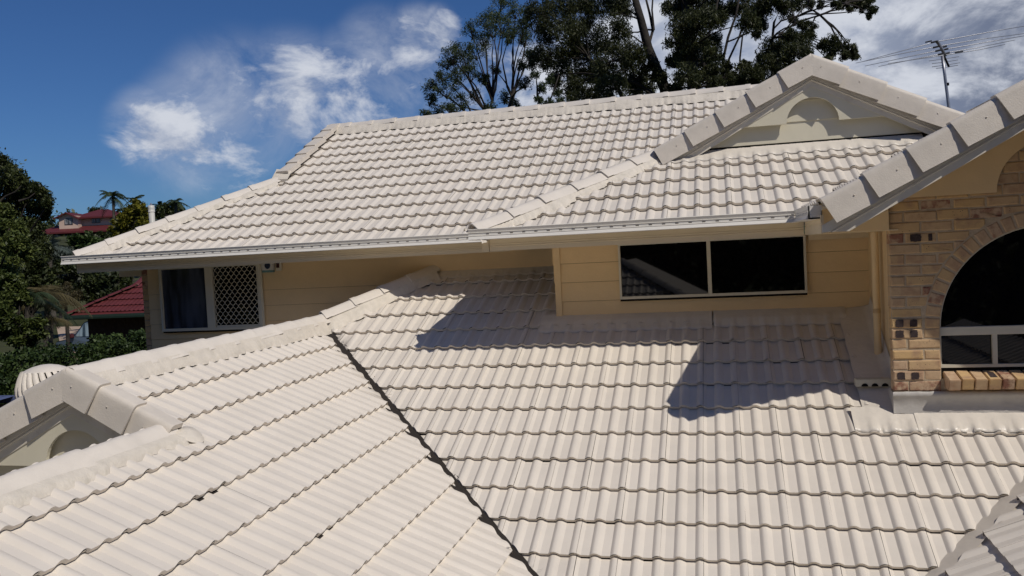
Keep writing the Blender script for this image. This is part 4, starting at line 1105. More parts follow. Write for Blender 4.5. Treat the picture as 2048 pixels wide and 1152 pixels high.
big_gum('spreading gum tree with long thin branches reaching right above the gable', 1548, 26,
        [([(1545, 300, 0), (1545, 76, 0), (1548, 45, 0), (1560, 20, 0)], .10, .05), ([(1545, 60, 0), (1562, 42, 0), (1600, 30, 0), (1650, 12, 0), (1690, -5, 0)], .05, .025), ([(1555, 300, .4), (1560, 66, .4), (1590, 45, .4), (1640, 30, .4), (1690, 8, .4)], .07, .025), ([(1552, 76, .2), (1572, 58, .2), (1595, 30, .2), (1618, 5, .2)], .05, .02)],
        [(1545, 100, 26), (1572, 92, 22), (1530, 125, 22), (1560, 128, 28), (1590, 112, 24), (1612, 98, 18), (1518, 148, 14), (1545, 150, 18), (1600, 78, 16), (1622, 62, 16), (1582, 70, 12), (1608, 50, 10), (1572, 18, 18), (1595, 8, 18), (1585, 38, 10), (1562, 5, 16), (1618, 10, 12), (1640, 8, 8),
         (1660, 84, 14), (1682, 92, 16), (1700, 102, 13), (1662, 104, 13), (1645, 94, 9), (1712, 112, 8), (1690, 112, 10), (1655, 118, 8),
         (1690, 6, 12), (1712, 4, 14), (1735, 6, 14), (1742, 22, 9), (1738, 34, 5), (1725, 14, 10), (1700, 18, 6), (1672, 12, 8)], bright=.38, size=.17)
big_gum('small pale gum sapling, feathery, between two larger trees behind the ridge', 1085, 24, [([(1090, 300, 0), (1095, 215, 0), (1108, 180, 0), (1118, 150, 0)], .05, .025), ([(1092, 300, 0), (1094, 225, 0), (1075, 195, 0)], .04, .02)],
        [(1085, 175, 11), (1100, 160, 10), (1115, 185, 10), (1078, 200, 9), (1098, 205, 8), (1070, 150, 8), (1120, 205, 9)], dens=.75, leaf='gum_leaf_light', bright=.6, size=.13)

# -- trees at the left edge of the view
def left_tree(label, cl, D, leaf, bright, foot, size=.16, dens=1, bark='bark', stems=()):
    s = D / FPX; base = wp(*foot, D); t = Tree('broadleaf_tree', (base.x, base.y, gz(base.x, base.y)), label, 'tree', 'broadleaf trees at the left', bark, leaf)
    top = wp(foot[0], foot[1] - 120, D); t.stem([t.foot, t.foot.lerp(top, .5) + Vector((.1, 0, 0)), top], .22, .10)
    for x, y, r in cl:
        c = wp(x, y, D + random.uniform(-1.8, 1.8)); t.limb(top, c, .05, .012, sag=.04)
        t.clump(c, (r * s, r * s, r * s * .85), int(72 * r * dens), size * .62, .50, .1, bright, sub=14, fr=.46, up=.5)
    for a in stems: t.stem([wp(x, y, D - 1.9) for x, y in a], .035, .012, 5)
    t.done()
left_tree('tall dark tree with a rounded crown edge beside the red roofed hill house', [(-30, 330, 40), (8, 345, 26), (30, 362, 22), (0, 390, 30), (50, 372, 20), (68, 382, 16), (35, 400, 28), (75, 408, 22), (90, 398, 14), (88, 425, 14), (60, 430, 24), (20, 440, 30), (66, 452, 16), (45, 465, 26), (70, 480, 22), (10, 480, 28), (-30, 420, 40), (-2, 316, 12), (40, 500, 24), (75, 505, 22), (94, 408, 7)],
          26, 'tree_leaf', .36, (-30, 700), stems=[((0, 402), (12, 392), (30, 384), (42, 372)), ((38, 402), (58, 396), (70, 386))])
left_tree('sunlit yellow green leafy tree at the far left edge in front of the dark tree', [(-20, 430, 34), (8, 425, 20), (20, 455, 22), (-5, 470, 28), (30, 485, 22), (8, 505, 26), (42, 470, 14), (-10, 540, 30), (12, 545, 18), (50, 505, 16), (28, 520, 16)], 20, 'bright_leaf', .55, (-40, 760), size=.14, dens=.9)
def shrub(name, label, cat, cl, D, leaf, bright, size=.12, aspect=.45, dens=1.0, up=.4, droop=.1, group=None, bark='bark'):
    s = D / FPX; x0 = sum(c[0] for c in cl) / len(cl); yb = max(c[1] + c[2] for c in cl); b = wp(x0, yb, D)
    t = Tree(name, (b.x, b.y, gz(b.x, b.y)), label, cat, group, bark, leaf); top = wp(x0, yb - 8, D)
    t.stem([t.foot, t.foot.lerp(top, .5), top], .08, .05, 6)
    for x, y, r in cl:
        c = wp(x, y, D + random.uniform(-1, 1) * r * s * 1.2); t.limb(top, c, .03, .008, sag=.03)
        t.clump(c, (r * s, r * s, r * s * .85), int(34 * r * dens), size * .85, aspect, droop, bright, sub=11, fr=.46, up=up)
    t.done()
shrub('shrub', 'round leafy shrub with bright tips just below the hill house', 'shrub', [(150, 482, 12), (168, 475, 13), (184, 482, 12), (176, 495, 14), (158, 498, 14), (192, 498, 10), (172, 508, 12), (150, 512, 10)], 52, 'hedge_leaf', .55, .34, group='shrubs on the slope')
shrub('shrub', 'dark shrub under the hill house right of the round bright tipped shrub', 'shrub', [(205, 482, 9), (215, 475, 9), (208, 495, 9), (218, 488, 8), (200, 470, 6)], 58, 'tree_leaf', .2, .34, group='shrubs on the slope')
shrub('shrub', 'grey green shrub at the foot of the hill house below its left wing', 'shrub', [(95, 500, 11), (112, 499, 11), (128, 502, 11), (105, 514, 13), (128, 516, 13), (88, 516, 12), (140, 508, 8)], 44, 'grey_leaf', .38, .26, group='shrubs on the slope')
shrub('shrub', 'dark thicket under the gutter corner left of the back wall', 'shrub', [(120, 535, 16), (150, 545, 16), (180, 555, 16), (210, 562, 16), (235, 556, 12), (200, 578, 16), (165, 580, 18), (130, 565, 18), (225, 585, 14), (185, 600, 12), (110, 590, 14), (255, 562, 12), (245, 580, 12)], 36, 'tree_leaf', .12, .22, group='shrubs on the slope')
shrub('shrub', 'dry brownish shrub hanging above the red eave corner', 'shrub', [(110, 585, 14), (128, 595, 14), (145, 600, 13), (118, 608, 12), (135, 575, 10), (152, 585, 10)], 29, 'dry_leaf', .22, .13, .16, droop=.5, group='shrubs on the slope')
shrub('shrub', 'deep green leafy mass in the shade between the left trees', 'shrub', [(75, 540, 22), (50, 560, 22), (90, 565, 20), (30, 585, 22), (65, 595, 20), (95, 600, 16), (10, 600, 22), (45, 620, 18), (85, 530, 16), (100, 550, 14)], 23, 'tree_leaf', .16, .15, group='shrubs on the slope')
shrub('shrub', 'bushy green undergrowth at the far left edge above the hedge', 'shrub', [(0, 570, 22), (20, 560, 16), (5, 620, 22), (25, 645, 20), (0, 660, 22), (55, 655, 16), (40, 600, 14), (70, 640, 16), (35, 680, 16), (30, 575, 16), (50, 590, 14), (15, 600, 18), (75, 665, 14), (60, 680, 14)], 18, 'bright_leaf', .34, .11, group='shrubs on the slope')
shrub('yellow_green_tree', 'bright yellow green tree between the hill house and the vent pipe', 'tree', [(268, 412, 10), (282, 415, 11), (262, 425, 12), (278, 432, 14), (292, 425, 10), (250, 436, 12), (240, 446, 12), (262, 446, 14), (284, 446, 12), (230, 457, 10), (246, 462, 12), (224, 466, 8), (235, 474, 10), (258, 462, 10), (270, 405, 6), (296, 440, 8)], 60, 'yellow_leaf', .40, .30, .5)
shrub('dark_tree', 'low dark tree crown behind the left hip, right of the vent pipe', 'tree', [(318, 420, 8), (330, 414, 10), (345, 412, 10), (338, 424, 10), (355, 414, 7), (322, 432, 8), (365, 418, 5), (350, 424, 8), (312, 430, 6)], 66, 'tree_leaf', .30, .30, group='dark crowns on the skyline')
shrub('dark_tree', 'rounded dark tree crown showing above the hill house roof', 'tree', [(185, 421, 7), (198, 422, 8), (208, 425, 7), (192, 428, 8)], 150, 'tree_leaf', .20, .6, group='dark crowns on the skyline')

# -- palms
def frond(base, d, L, droop, n=9, leaflet=.34, width=.05, gap=.5):
    """a feather frond: a midrib and two rows of leaflets"""
    d = Vector(d).normalized(); side = d.cross(Vector((0, 0, 1))).normalized(); rib = []; V = []
    for i in range(n + 1):
        u = i / n; rib.append(Vector(base) + d * (L * u) + Vector((0, 0, -droop * L * u * u)))
    for i in range(1, n + 1):
        for k in range(2):
            u = (i - k * gap) / n; j = max(0, min(n - 1, int(u * n))); p = rib[j].lerp(rib[j + 1], u * n - j); t = (rib[j + 1] - rib[j]).normalized()
            l = L * leaflet * math.sin(math.pi * (.18 + .78 * u)) * random.uniform(.85, 1.1)
            for sg in (-1, 1):
                e = p + side * sg * l * .72 + t * l * .62 + Vector((0, 0, -l * random.uniform(.15, .55)))
                w = t * width * L * .5
                V += [p - w, p + w, e + w * .15, e - w * .15]
    return rib, V
def palm(name, label, cat, trunk, r0, crown, nf, L, leaf, bark='palm_bark', bright=.5, spread=.6, group=None, droopr=(.25, .7), elev=(-.1, 1.0), leaflet=.34, width=.05, dirs=None, n=9):
    b = trunk[0]; t = thing(name, (b[0], b[1], gz(b[0], b[1])), label, cat, group)
    path = [Vector((b[0], b[1], gz(b[0], b[1])))] + [Vector(p) for p in trunk]
    mesh_obj('trunk', *tube_vf(path, [r0 * (1.15 - .45 * i / (len(path) - 1)) for i in range(len(path))], 7), bark, t, True)
    for i in range(nf):
        a = 2 * math.pi * (i + random.uniform(-.3, .3)) / nf * 1.0 * (1 if nf < 9 else 2.4); el = random.uniform(*elev)
        dd = (math.cos(a) * math.cos(el), math.sin(a) * math.cos(el), math.sin(el)) if dirs is None else dirs[i]
        rib, V = frond(crown, dd, L * random.uniform(.8, 1.1), random.uniform(*droopr), n=n, leaflet=leaflet, width=width)
        mid = tube_vf(rib, [L * .008] * len(rib), 4, False)
        T = np.full(len(V) // 4, bright + random.gauss(0, .2)) + rng.normal(size=len(V) // 4) * .1
        o = quads_object('frond', np.array([tuple(v) for v in V]), T, leaf, t)
        bm = bmesh.new(); bm.from_mesh(o.data); lay_ = bm.faces.layers.float.get('tint')
        vs = [bm.verts.new(v) for v in mid[0]]
        for f in mid[1]:
            ff = bm.faces.new([vs[i] for i in f]); ff[lay_] = .4
        bm.to_mesh(o.data); bm.free()
D = 70; cr = wp(225, 392, D)
palm('palm_tree', 'tall slim palm with a full drooping crown beside the hill house', 'palm', [wp(229, 478, D), wp(228, 440, D), wp(226.5, 405, D), cr], .13, cr, 15, 1.6, 'palm_leaf', bright=.35, group='palms on the hill', droopr=(.4, 1.1), elev=(-.3, 1.25), leaflet=.30, width=.07)
D = 74; cr = wp(269, 398, D)
palm('palm_tree', 'smaller palm with a sparse upright crown above the yellow green tree', 'palm', [wp(270, 470, D), wp(269.5, 420, D), cr], .10, cr, 9, 1.2, 'palm_leaf', bright=.2, group='palms on the hill', droopr=(.2, .7), elev=(-.1, 1.1), leaflet=.34, width=.10)
D = 72; cr = wp(246, 420, D)
palm('palm_tree', 'short dark palm half hidden between the tall palm and the yellow green tree', 'palm', [wp(247, 470, D), wp(246, 440, D), cr], .13, cr, 9, 1.0, 'palm_leaf', bright=.1, group='palms on the hill', droopr=(.3, .8), elev=(-.2, .9), width=.11)
D = 64; cr = wp(352, 403, D)
palm('palm_tree', 'palm crown rising over the dark trees right of the vent pipe', 'palm', [wp(352, 450, D), cr], .13, cr, 10, .95, 'palm_leaf', bright=.4, group='palms on the hill', droopr=(.4, .9), elev=(-.1, 1.0), width=.11)
D = 66; cr = wp(318, 410, D)
palm('palm_tree', 'low bushy palm immediately right of the vent pipe', 'palm', [wp(317, 450, D), cr], .13, cr, 9, .75, 'palm_leaf', bright=.25, group='palms on the hill', droopr=(.4, .9), elev=(-.1, 1.0), width=.12)
# feathery palms and spiky plants among the shrubs
D = 22; cr = wp(95, 590, D)
palm('garden_palm', 'arching feathery palm with browned tips left of the red eave corner', 'palm', [wp(92, 680, D), cr], .08, cr, 13, 1.05, 'dry_leaf', bright=.25, group='garden palms', droopr=(.5, 1.0), elev=(.1, 1.1), leaflet=.42, width=.016, n=26)
D = 19; cr = wp(55, 600, D)
palm('garden_palm', 'green arching palm in the shade above the spiky rosette plants', 'palm', [wp(52, 700, D), cr], .07, cr, 11, .95, 'palm_leaf', bright=.4, group='garden palms', droopr=(.5, 1.0), elev=(.1, 1.1), leaflet=.4, width=.018, n=24)
D = 42; cr = wp(102, 500, D)
palm('garden_palm', 'blue grey palm with stiff arching fronds below the hill house', 'palm', [wp(100, 540, D), cr], .12, cr, 11, 1.2, 'grey_leaf', bright=.5, group='garden palms', droopr=(.3, .8), elev=(.1, 1.1), leaflet=.4, width=.04, n=12)
D = 38; cr = wp(186, 548, D)
palm('garden_palm', 'dark palm with hanging fronds under the gutter corner', 'palm', [wp(186, 640, D), cr], .10, cr, 11, 1.1, 'palm_leaf', bright=.15, group='garden palms', droopr=(.6, 1.1), elev=(-.1, .7), leaflet=.4, width=.035, n=13)
D = 20; cr = wp(104, 640, D)
palm('garden_palm', 'straw coloured fan of drooping fronds beside the beige driveway', 'palm', [wp(100, 700, D), cr], .06, cr, 9, .54, 'dry_leaf', bright=.5, group='garden palms', droopr=(.6, 1.1), elev=(.0, .9), leaflet=.5, width=.016, n=26)
def rosette(label, px, py, D, r, n=34):
    c = wp(px, py, D); t = thing('spiky_plant', (c.x, c.y, gz(c.x, c.y)), label, 'plant', 'spiky rosette plants')
    tube('stem', [t.location, c], .025, 'palm_bark', t, 6); V = []
    for i in range(n):
        d = Vector((random.gauss(0, 1), random.gauss(0, 1), random.gauss(.25, .7))).normalized(); L = r * random.uniform(.7, 1.1); sd = d.cross(Vector((.1, .2, 1))).normalized() * L * .055
        m_ = c + d * L * .55; e = c + d * L - Vector((0, 0, L * .18)); V += [c - sd * .6, c + sd * .6, m_ + sd, m_ - sd, m_ - sd, m_ + sd, e + sd * .1, e - sd * .1]
    quads_object('leaves', np.array([tuple(v) for v in V]), np.repeat(rng.uniform(.5, 1, n), 2), 'palm_leaf', t)
rosette('spiky rosette plant with pale sword leaves, the upper of the pair at left', 30, 632, 20.6, .29)
rosette('spiky rosette plant with pale sword leaves, the lower of the pair at left', 34, 668, 20.2, .31)

# -- the clipped hedge below the left wing's ridge
def hedge():
    a, b = wp(-90, 720, 16.2), wp(300, 668, 18.2); t = thing('hedge', ((a.x + b.x) / 2, (a.y + b.y) / 2, gz((a.x + b.x) / 2, (a.y + b.y) / 2)), 'thick dark green leafy hedge behind the left ridge and turbine vent', 'hedge')
    V, T = [], []
    # its mass is filled with leaves between an uneven top and the ground behind the roof
    tops = [(-80, 690), (0, 705), (30, 698), (60, 692), (100, 688), (130, 690), (150, 690), (180, 682), (200, 672), (230, 664), (255, 668), (290, 655), (310, 660)]
    def top(px):
        if px <= -80: return 692
        for (x0, y0), (x1, y1) in zip(tops, tops[1:]):
            if px <= x1: return y0 + (y1 - y0) * (px - x0) / (x1 - x0)
        return 660
    for i in range(1150):
        px = random.uniform(-80, 312) if i < 760 else random.uniform(-520, -60); u = random.random(); d = 16.5 + (px + 80) / 390 * 1.8 + random.uniform(-.3, 1.2) - u * 1.8
        py = top(px) + 8 + random.uniform(-3, 7) + u * 150
        c = np.array(wp(px, py, d)); r = random.uniform(.13, .22)
        P = clump_pts(c, (r, r, r * .8), 70, .3); bb = .38 + random.gauss(0, .2)
        v, q = leaf_mesh(P, .085, .5, .05, lambda P: bb + rng.normal(size=len(P)) * .22, .5); V.append(v); T.append(q)
    quads_object('foliage', np.concatenate(V), np.concatenate(T), 'hedge_leaf', t)
    P = [tube_vf([Vector((x, y, gz(x, y))), Vector((x + .1, y, -1.9))], [.05, .03], 5) for x, y in [((a.x + (b.x - a.x) * k / 7), (a.y + (b.y - a.y) * k / 7)) for k in range(8)]]
    mesh_obj('stems', *joinvf(P), 'bark', t, True, 'stuff')
hedge()

# ------------------------------------------------------------------ the two red roofed houses, the car, the drive, the shed
def basis(yaw):                                       # local x along a facade, local y away from the viewer
    return Vector((math.cos(yaw), math.sin(yaw), 0)), Vector((-math.sin(yaw), math.cos(yaw), 0))
class Local:
    def __init__(s, org, yaw): s.o = Vector(org); s.x, s.y = basis(yaw)
    def __call__(s, p): return s.o + s.x * p[0] + s.y * p[1] + Vector((0, 0, p[2]))
    def box(s, name, b, material, parent, bev=0):
        v, f = box_vf(*b); o = mesh_obj(name, [s(q) for q in v], f, material, parent)
        bm = bmesh.new(); bm.from_mesh(o.data); bmesh.ops.recalc_face_normals(bm, faces=bm.faces)
        if bev: bmesh.ops.bevel(bm, geom=bm.edges[:], offset=bev, segments=2, affect='EDGES')
        bm.to_mesh(o.data); bm.free(); return o
    def mesh(s, name, v, f, material, parent, smooth=False): return mesh_obj(name, [s(q) for q in v], f, material, parent, smooth)
def hill_house():
    d = 118; org = wp(120, 470, d); u = d / FPX                     # u: metres per pixel of the photograph there
    L = Local(org, .30); t = thing('hill_house', (org.x, org.y, gz(org.x, org.y)), 'two storey house with dark red roofs and pale boarded walls on the hill', 'house')
    X = lambda px: (px - 120) * u * 1.0; Zr = lambda px, py: (470 - py) * u - (px - 120) * u * .045
    zg = gz(org.x, org.y) - org.z - 2.5
    L.box('wall', (X(101), X(232), 1.2, 9, zg, Zr(101, 474)), 'far_dark', t)
    up = L.box('wall', (X(143), X(222), 1.6, 8, Zr(140, 474), Zr(160, 434)), 'far_wall', t)
    bay = L.box('wall', (X(119), X(156), .1, 3.5, Zr(120, 466), Zr(120, 433)), 'far_wall', t)
    # roofs
    def hip(name, x0, x1, y0, y1, z, rise, ridge0, ridge1, ym):
        v = [(x0, y0, z), (x1, y0, z), (x1, y1, z), (x0, y1, z), (ridge0, ym, z + rise), (ridge1, ym, z + rise), (x0, y0, z - .22), (x1, y0, z - .22), (x1, y1, z - .22), (x0, y1, z - .22)]
        return L.mesh(name, v, [(0, 1, 5, 4), (1, 2, 5), (2, 3, 4, 5), (3, 0, 4), (0, 6, 7, 1), (1, 7, 8, 2), (3, 9, 6, 0), (9, 8, 7, 6)], 'red_roof_far', t)
    zt = Zr(160, 434)
    hip('roof', X(138), X(243), .6, 9.2, zt, 1.25, X(168), X(186), 5.2)
    hip('roof', X(104), X(226), -1.9, 2.0, Zr(150, 464), .95, X(126), X(206), 1.9)
    # side skillion at the left and the dormer gable
    L.mesh('roof', [(X(80), -.6, Zr(90, 464)), (X(122), -1.0, Zr(118, 464)), (X(122), 3, Zr(120, 443)), (X(86), 3.0, Zr(88, 459)), (X(80), -.6, Zr(90, 467)), (X(122), -1.0, Zr(118, 467))], [(0, 1, 2, 3), (0, 4, 5, 1)], 'red_roof_far', t)
    L.mesh('roof', [(X(111), -.45, Zr(111, 437)), (X(137), -.45, Zr(137, 425)), (X(162), -.45, Zr(162, 437)), (X(111), 4.5, Zr(111, 437)), (X(137), 4.5, Zr(137, 425)), (X(162), 4.5, Zr(162, 437)), (X(111), -.45, Zr(111, 439.2)), (X(137), -.45, Zr(137, 427.2)), (X(162), -.45, Zr(162, 439.2))],
           [(0, 1, 4, 3), (1, 2, 5, 4), (0, 6, 7, 1), (1, 7, 8, 2)], 'red_roof_far', t)
    L.mesh('gable_wall', [(X(119), .08, Zr(120, 433)), (X(156), .08, Zr(156, 433)), (X(137), .08, Zr(137, 426.5))], [(0, 1, 2)], 'far_wall', t)
    def window(x0, x1, y0, y1, yy, n=2):
        w = L.box('window', (X(x0), X(x1), yy - .05, yy, Zr(x0, y1), Zr(x0, y0)), 'far_dark', t)
        for i in range(n):
            a = x0 + (x1 - x0) * i / n; b = x0 + (x1 - x0) * (i + 1) / n
            L.box('pane', (X(a + .6), X(b - .6), yy - .09, yy - .055, Zr(x0, y1 - 1), Zr(x0, y0 + 1)), 'far_glass', w)
    window(130, 146, 436.5, 450, .1); window(174, 191, 435, 446, 1.6); window(211, 228, 436, 452, 1.55, 1)
    window(122, 145, 468, 478.5, 1.15, 3); window(102, 114, 467, 479, 1.15, 1)
    for x in (119, 148): L.box('post', (X(x), X(x + 2.2), -.9, -.7, zg, Zr(x, 466)), 'far_wall', t)
    L.box('balcony_rail', (X(122), X(146), -.95, -.85, Zr(122, 480.5), Zr(122, 479)), 'far_wall', t)
    L.box('chimney', (X(222), X(226), 4, 4.8, Zr(224, 440), Zr(224, 424)), 'far_dark', t)
hill_house()

def near_house():
    D = 25; e0 = wp(134, 632, D); t = thing('neighbour_house', (e0.x + 1.2, e0.y + 2, gz(e0.x, e0.y)), 'neighbouring dark brick house with a glossy maroon tiled roof and green gutter', 'house')
    rf = Roof((e0.x + .12, e0.y + .1, e0.z + .10), .335, .50, 'front')
    c = rf.t; x0, x1 = e0.x, e0.x + 7.5; ymax = e0.y + 3.6
    hipx = lambda y: x0 + (y - e0.y) * 1.0
    base = underlay('roof', [planeP(rf, x, y) for x, y in ((x0, e0.y), (x1, e0.y), (x1, ymax), (x0 + 1.35 + .02, ymax), (x0 + 1.35, e0.y + 1.35))], t, 'red_tile', .05); TILE_MAT[base.name] = 'red_tile'; ALWAYS_JOINED.add(base.name)
    ALL_TILES.clear()
    for rows, cut in ((range(0, 5), (-1, 1, e0.y - x0, 0)), (range(5, 12), (-1, 0, -(x0 + 1.35), 0))):
        lay(rf, base, rows, range(0, 14), [cut, (0, 1, ymax, 0)])
    finish_tiles(0)
    # hip and rake caps
    a = Vector((x0 + 1.35, e0.y + 1.35, rf.z(x0 + 1.35, e0.y + 1.35) + .05)); b = Vector((x0, e0.y, rf.z(x0, e0.y) + .05))
    def caps(p, q):
        d = (q - p).normalized(); n = max(1, int((q - p).length / .38)); st = (q - p).length / n
        for i in range(n):
            v, f = cap_vf(p + d * st * i, d, Vector((0, 0, 1)), st + .03, .115, .05, .016); mesh_obj('hip_cap', v, f, 'red_tile', t, True)
    caps(a, b); caps(Vector((x0 + 1.35, ymax, rf.z(x0 + 1.35, ymax) + .05)), a)
    # closing slope on the side turned away, gutter, wall
    zb = rf.z(x0, e0.y)
    mesh_obj('roof', [(x0, e0.y, zb - .03), a - Vector((0, 0, .06)), (x0 + 1.35, ymax + 2, a.z - .06), (x0, ymax + 2, zb - .03)], [(0, 1, 2, 3)], 'red_tile', t)
    prism('gutter', [(0, 0), (.11, 0), (.12, .05), (.12, .12), (.10, .12), (.10, .02), (0, .02)], (x0 - .05, e0.y + .06, zb - .15), (0, -1, 0), (0, 0, 1), (1, 0, 0), 7.6, 'green_gutter', t)
    prism('gutter', [(0, 0), (.11, 0), (.12, .05), (.12, .12), (.10, .12), (.10, .02), (0, .02)], (x0 + .06, e0.y - .05, zb - .15), (-1, 0, 0), (0, 0, 1), (0, 1, 0), 5.0, 'green_gutter', t)
    w0 = wp(176, 650, D + .6); zg = gz(e0.x, e0.y) - .6
    w = mesh_obj('wall', *box_vf(w0.x, x1, w0.y, w0.y + 5, zg, zb - .12), 'dark_brick', t)
    mesh_obj('soffit', *box_vf(x0 + .02, x1, e0.y + .06, w0.y + 4.6, zb - .17, zb - .15), 'far_dark', t)
near_house()

def car():
    D = 34; c = wp(186, 662, D); t = thing('parked_car', (c.x, c.y, gz(c.x, c.y)), 'blue grey four wheel drive parked by the dark brick house, its windscreen catching the light', 'car')
    zg = gz(c.x, c.y); zg = wp(170, 638, D).z - 1.80
    L = Local((c.x, c.y, zg), -.10)
    # side outline (x to the left is the bonnet), drawn across the width
    out = [(-1.05, .42), (-1.08, .78), (-1.00, .98), (-.55, 1.06), (-.12, 1.13), (.42, 1.72), (.70, 1.80), (2.6, 1.80), (2.95, 1.62), (3.05, 1.05), (3.05, .42)]
    n = len(out); v = []
    for y, ins in ((-.90, 0), (-.86, .0), (.86, .0), (.90, 0)):
        for x, z in out: v.append((x, y * (1 if z < 1.15 else .90), z))
    f = [(j * n + i, j * n + (i + 1) % n, (j + 1) * n + (i + 1) % n, (j + 1) * n + i) for j in range(3) for i in range(n)] + [tuple(range(n)), tuple(range(4 * n - 1, 3 * n - 1, -1))]
    o = L.mesh('body', v, f, 'car_paint', t)
    bm = bmesh.new(); bm.from_mesh(o.data); bmesh.ops.recalc_face_normals(bm, faces=bm.faces); bmesh.ops.bevel(bm, geom=[e for e in bm.edges], offset=.035, segments=2, affect='EDGES'); bm.to_mesh(o.data); bm.free()
    L.mesh('windscreen', [(-.085, -.80, 1.17), (-.085, .80, 1.17), (.375, .72, 1.685), (.375, -.72, 1.685)], [(0, 1, 2, 3)], 'car_glass', t)
    for sg in (-1, 1):
        y = sg * .915
        L.mesh('side_window', [(.02, y * .985, 1.18), (.92, y * .985, 1.18), (.92, y * .915, 1.70), (.50, y * .915, 1.70)], [(0, 1, 2, 3)], 'car_glass', t)
        L.mesh('side_window', [(1.02, y * .985, 1.18), (1.85, y * .985, 1.18), (1.85, y * .915, 1.70), (1.02, y * .915, 1.70)], [(0, 1, 2, 3)], 'car_glass', t)
        L.box('mirror', (-.16, .02, min(sg * .92, sg * 1.14), max(sg * .92, sg * 1.14), 1.13, 1.30), 'car_red', t, .03)
        L.box('headlight', (-1.10, -1.0, min(sg * .5, sg * .82), max(sg * .5, sg * .82), .78, .94), 'far_glass', t, .02)
        L.box('roof_rail', (.75, 2.6, sg * .66 - .02, sg * .66 + .02, 1.82, 1.87), 'car_black', t, .01)
        for x in (-.45, 2.25):
            k = 18; vv = []
            for yy in (sg * .93, sg * .70): vv += [(x + .36 * math.cos(2 * math.pi * i / k), yy, .37 + .36 * math.sin(2 * math.pi * i / k)) for i in range(k)]
            w = L.mesh('wheel', vv, [(i, (i + 1) % k, k + (i + 1) % k, k + i) for i in range(k)] + [tuple(range(k)), tuple(range(k, 2 * k))], 'car_black', t)
            L.mesh('rim', [(x + .22 * math.cos(2 * math.pi * i / k), sg * .936, .37 + .22 * math.sin(2 * math.pi * i / k)) for i in range(k)], [tuple(range(k))], 'rim_grey', w)
    L.box('bumper', (-1.16, -1.0, -.86, .86, .42, .66), 'car_black', t, .03); L.box('grille', (-1.10, -1.05, -.45, .45, .70, .92), 'car_black', t, .01)
car()

# beige drive climbing behind the car
def drive():
    v = []; pts = [(30, 131, 166), (36, 116, 175), (41, 112, 178)]
    for d, a, b in pts:
        for px in (a, b):
            p = wp(px, 640, d); x, y = p.x, p.y; v.append((x, y, gz(x, y) + .03))
    structure(mesh_obj('drive', v, [(2 * i, 2 * i + 1, 2 * i + 3, 2 * i + 2) for i in range(len(pts) - 1)], 'drive'))
drive()

# low shed with a blue grey sheet roof beside the hedge
def shed():
    D = 9.6; a = wp(-60, 790, D); b = wp(29, 792, D); c = wp(24, 818, D - .55)
    t = thing('shed', (a.x, a.y, gz(a.x, a.y)), 'flat blue grey sheet roof of a low shed beside the hedge at the left edge', 'shed')
    x0, x1 = a.x - 1.2, b.x; y0, y1 = b.y - 1.0, b.y; z = b.z
    n = 24; v = []
    for y, zz in ((y0, z - .05), (y1, z)):
        for i in range(n + 1): v.append((x0 + (x1 - x0) * i / n, y, zz + (.010 if i % 2 else 0)))
    f = [(i, i + 1, n + 2 + i, n + 1 + i) for i in range(n)]; mesh_obj('roof', v, f, 'sheet_blue', t)
    mesh_obj('edge_trim', *box_vf(x0, x1, y1 - .02, y1 + .02, z - .08, z + .006), 'sheet_blue', t)
    mesh_obj('wall', *box_vf(x0 + .1, x1 - .08, y0 + .08, y1 - .06, gz(a.x, a.y), z - .08), 'dark_brick', t)
shed()

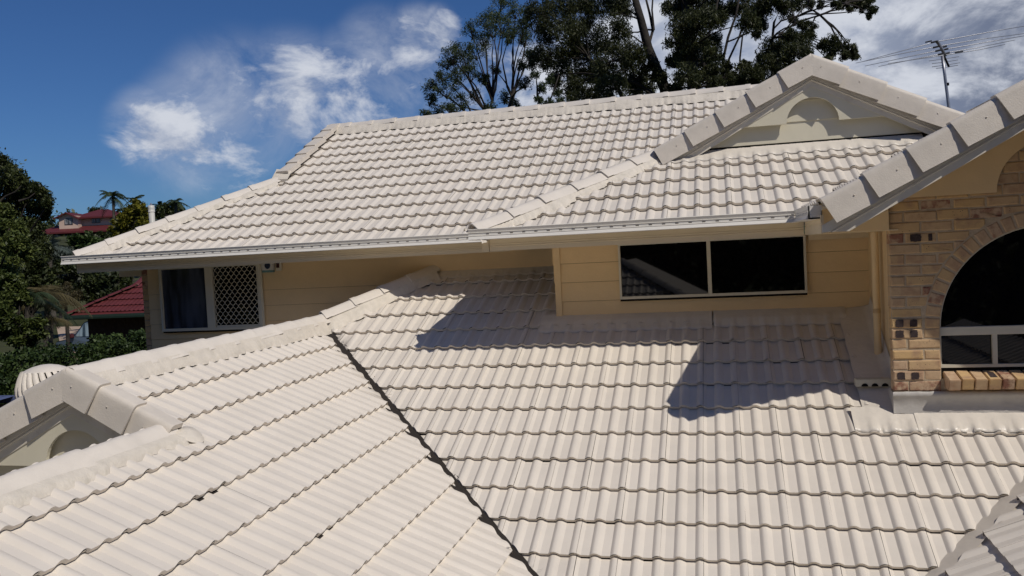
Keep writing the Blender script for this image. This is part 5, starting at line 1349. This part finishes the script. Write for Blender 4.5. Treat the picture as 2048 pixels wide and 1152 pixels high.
# far wooded ridge that closes the view between the houses
def far_wood():
    V, T = [], []
    for i in range(900):
        px = random.uniform(-400, 900); d = random.uniform(135, 260); p = wp(px, 540, d); z = gz(p.x, p.y)
        c = np.array((p.x, p.y, z + random.uniform(.5, 3.2))); r = random.uniform(1.2, 2.6); P = clump_pts(c, (r, r, r * .7), 40, .4); bb = random.uniform(.1, .45)
        v, q = leaf_mesh(P, .9, .6, .1, lambda P: bb + rng.normal(size=len(P)) * .12, .4); V.append(v); T.append(q)
    o = quads_object('woodland', np.concatenate(V), np.concatenate(T), 'tree_leaf', None); o['kind'] = 'stuff'; o['label'] = 'low dark woodland on the far hill behind the houses'; o['category'] = 'woodland'
far_wood()

# unseen tall trees read off the dark panes, added to block low sky light
def near_wood():
    V, T = [], []
    for i in range(420):
        a = random.uniform(R(188), R(352)); d = random.uniform(15, 21); x, y = d * math.cos(a), d * math.sin(a)
        z = random.uniform(-3.5, 9.5) if x < 6 else random.uniform(-3.5, 5.5)
        r = random.uniform(1.3, 2.4); P = clump_pts(np.array((x, y, z)), (r, r, r), 70, .4); bb = random.uniform(.1, .5)
        v, q = leaf_mesh(P, .75, .6, .1, lambda P: bb + rng.normal(size=len(P)) * .12, .2); V.append(v); T.append(q)
    o = quads_object('woodland', np.concatenate(V), np.concatenate(T), 'tree_leaf', None); o['kind'] = 'stuff'; o['label'] = 'unseen belt of tall trees blocking low sky, mirrored dark in the window panes'; o['category'] = 'woodland'
near_wood()

# twigs and dry leaves caught along the left valley
def litter():
    V = []
    for i in range(70):
        u = random.random() ** .8; x = -4.2 + 3.2 * u; off = random.choice((MV + random.uniform(-.02, .05), LV + random.uniform(-.05, .02), MV - .03, MV + .01))
        y = off - x; z = (RM.z(x, y) if off > 4.34 else RL.z(x, y)) + random.uniform(-.022, .004)
        d = Vector((random.gauss(0, 1), random.gauss(0, 1), random.gauss(.1, .3))).normalized() * random.uniform(.006, .030); w = d.cross(Vector((0, 0, 1))).normalized() * random.choice((.0012, .0012, .005))
        c = Vector((x, y, z)); V.append(([c - d - w, c + d - w * .6, c + d + w * .6, c - d + w], [(0, 1, 2, 3)]))
    o = mesh_obj('leaf_litter', *joinvf(V), 'bark', None, kind='stuff'); o['label'] = 'dark twigs and dry leaves caught along the left roof valley'; o['category'] = 'leaf litter'
litter()

left_tree('broad dark tree standing beyond the left edge, seen only from further left', [(-330, 400, 60), (-260, 380, 60), (-200, 420, 60), (-300, 470, 60), (-220, 500, 60), (-150, 470, 50), (-140, 540, 50), (-260, 560, 60), (-330, 540, 60), (-120, 600, 50)], 24, 'tree_leaf', .36, (-240, 720))
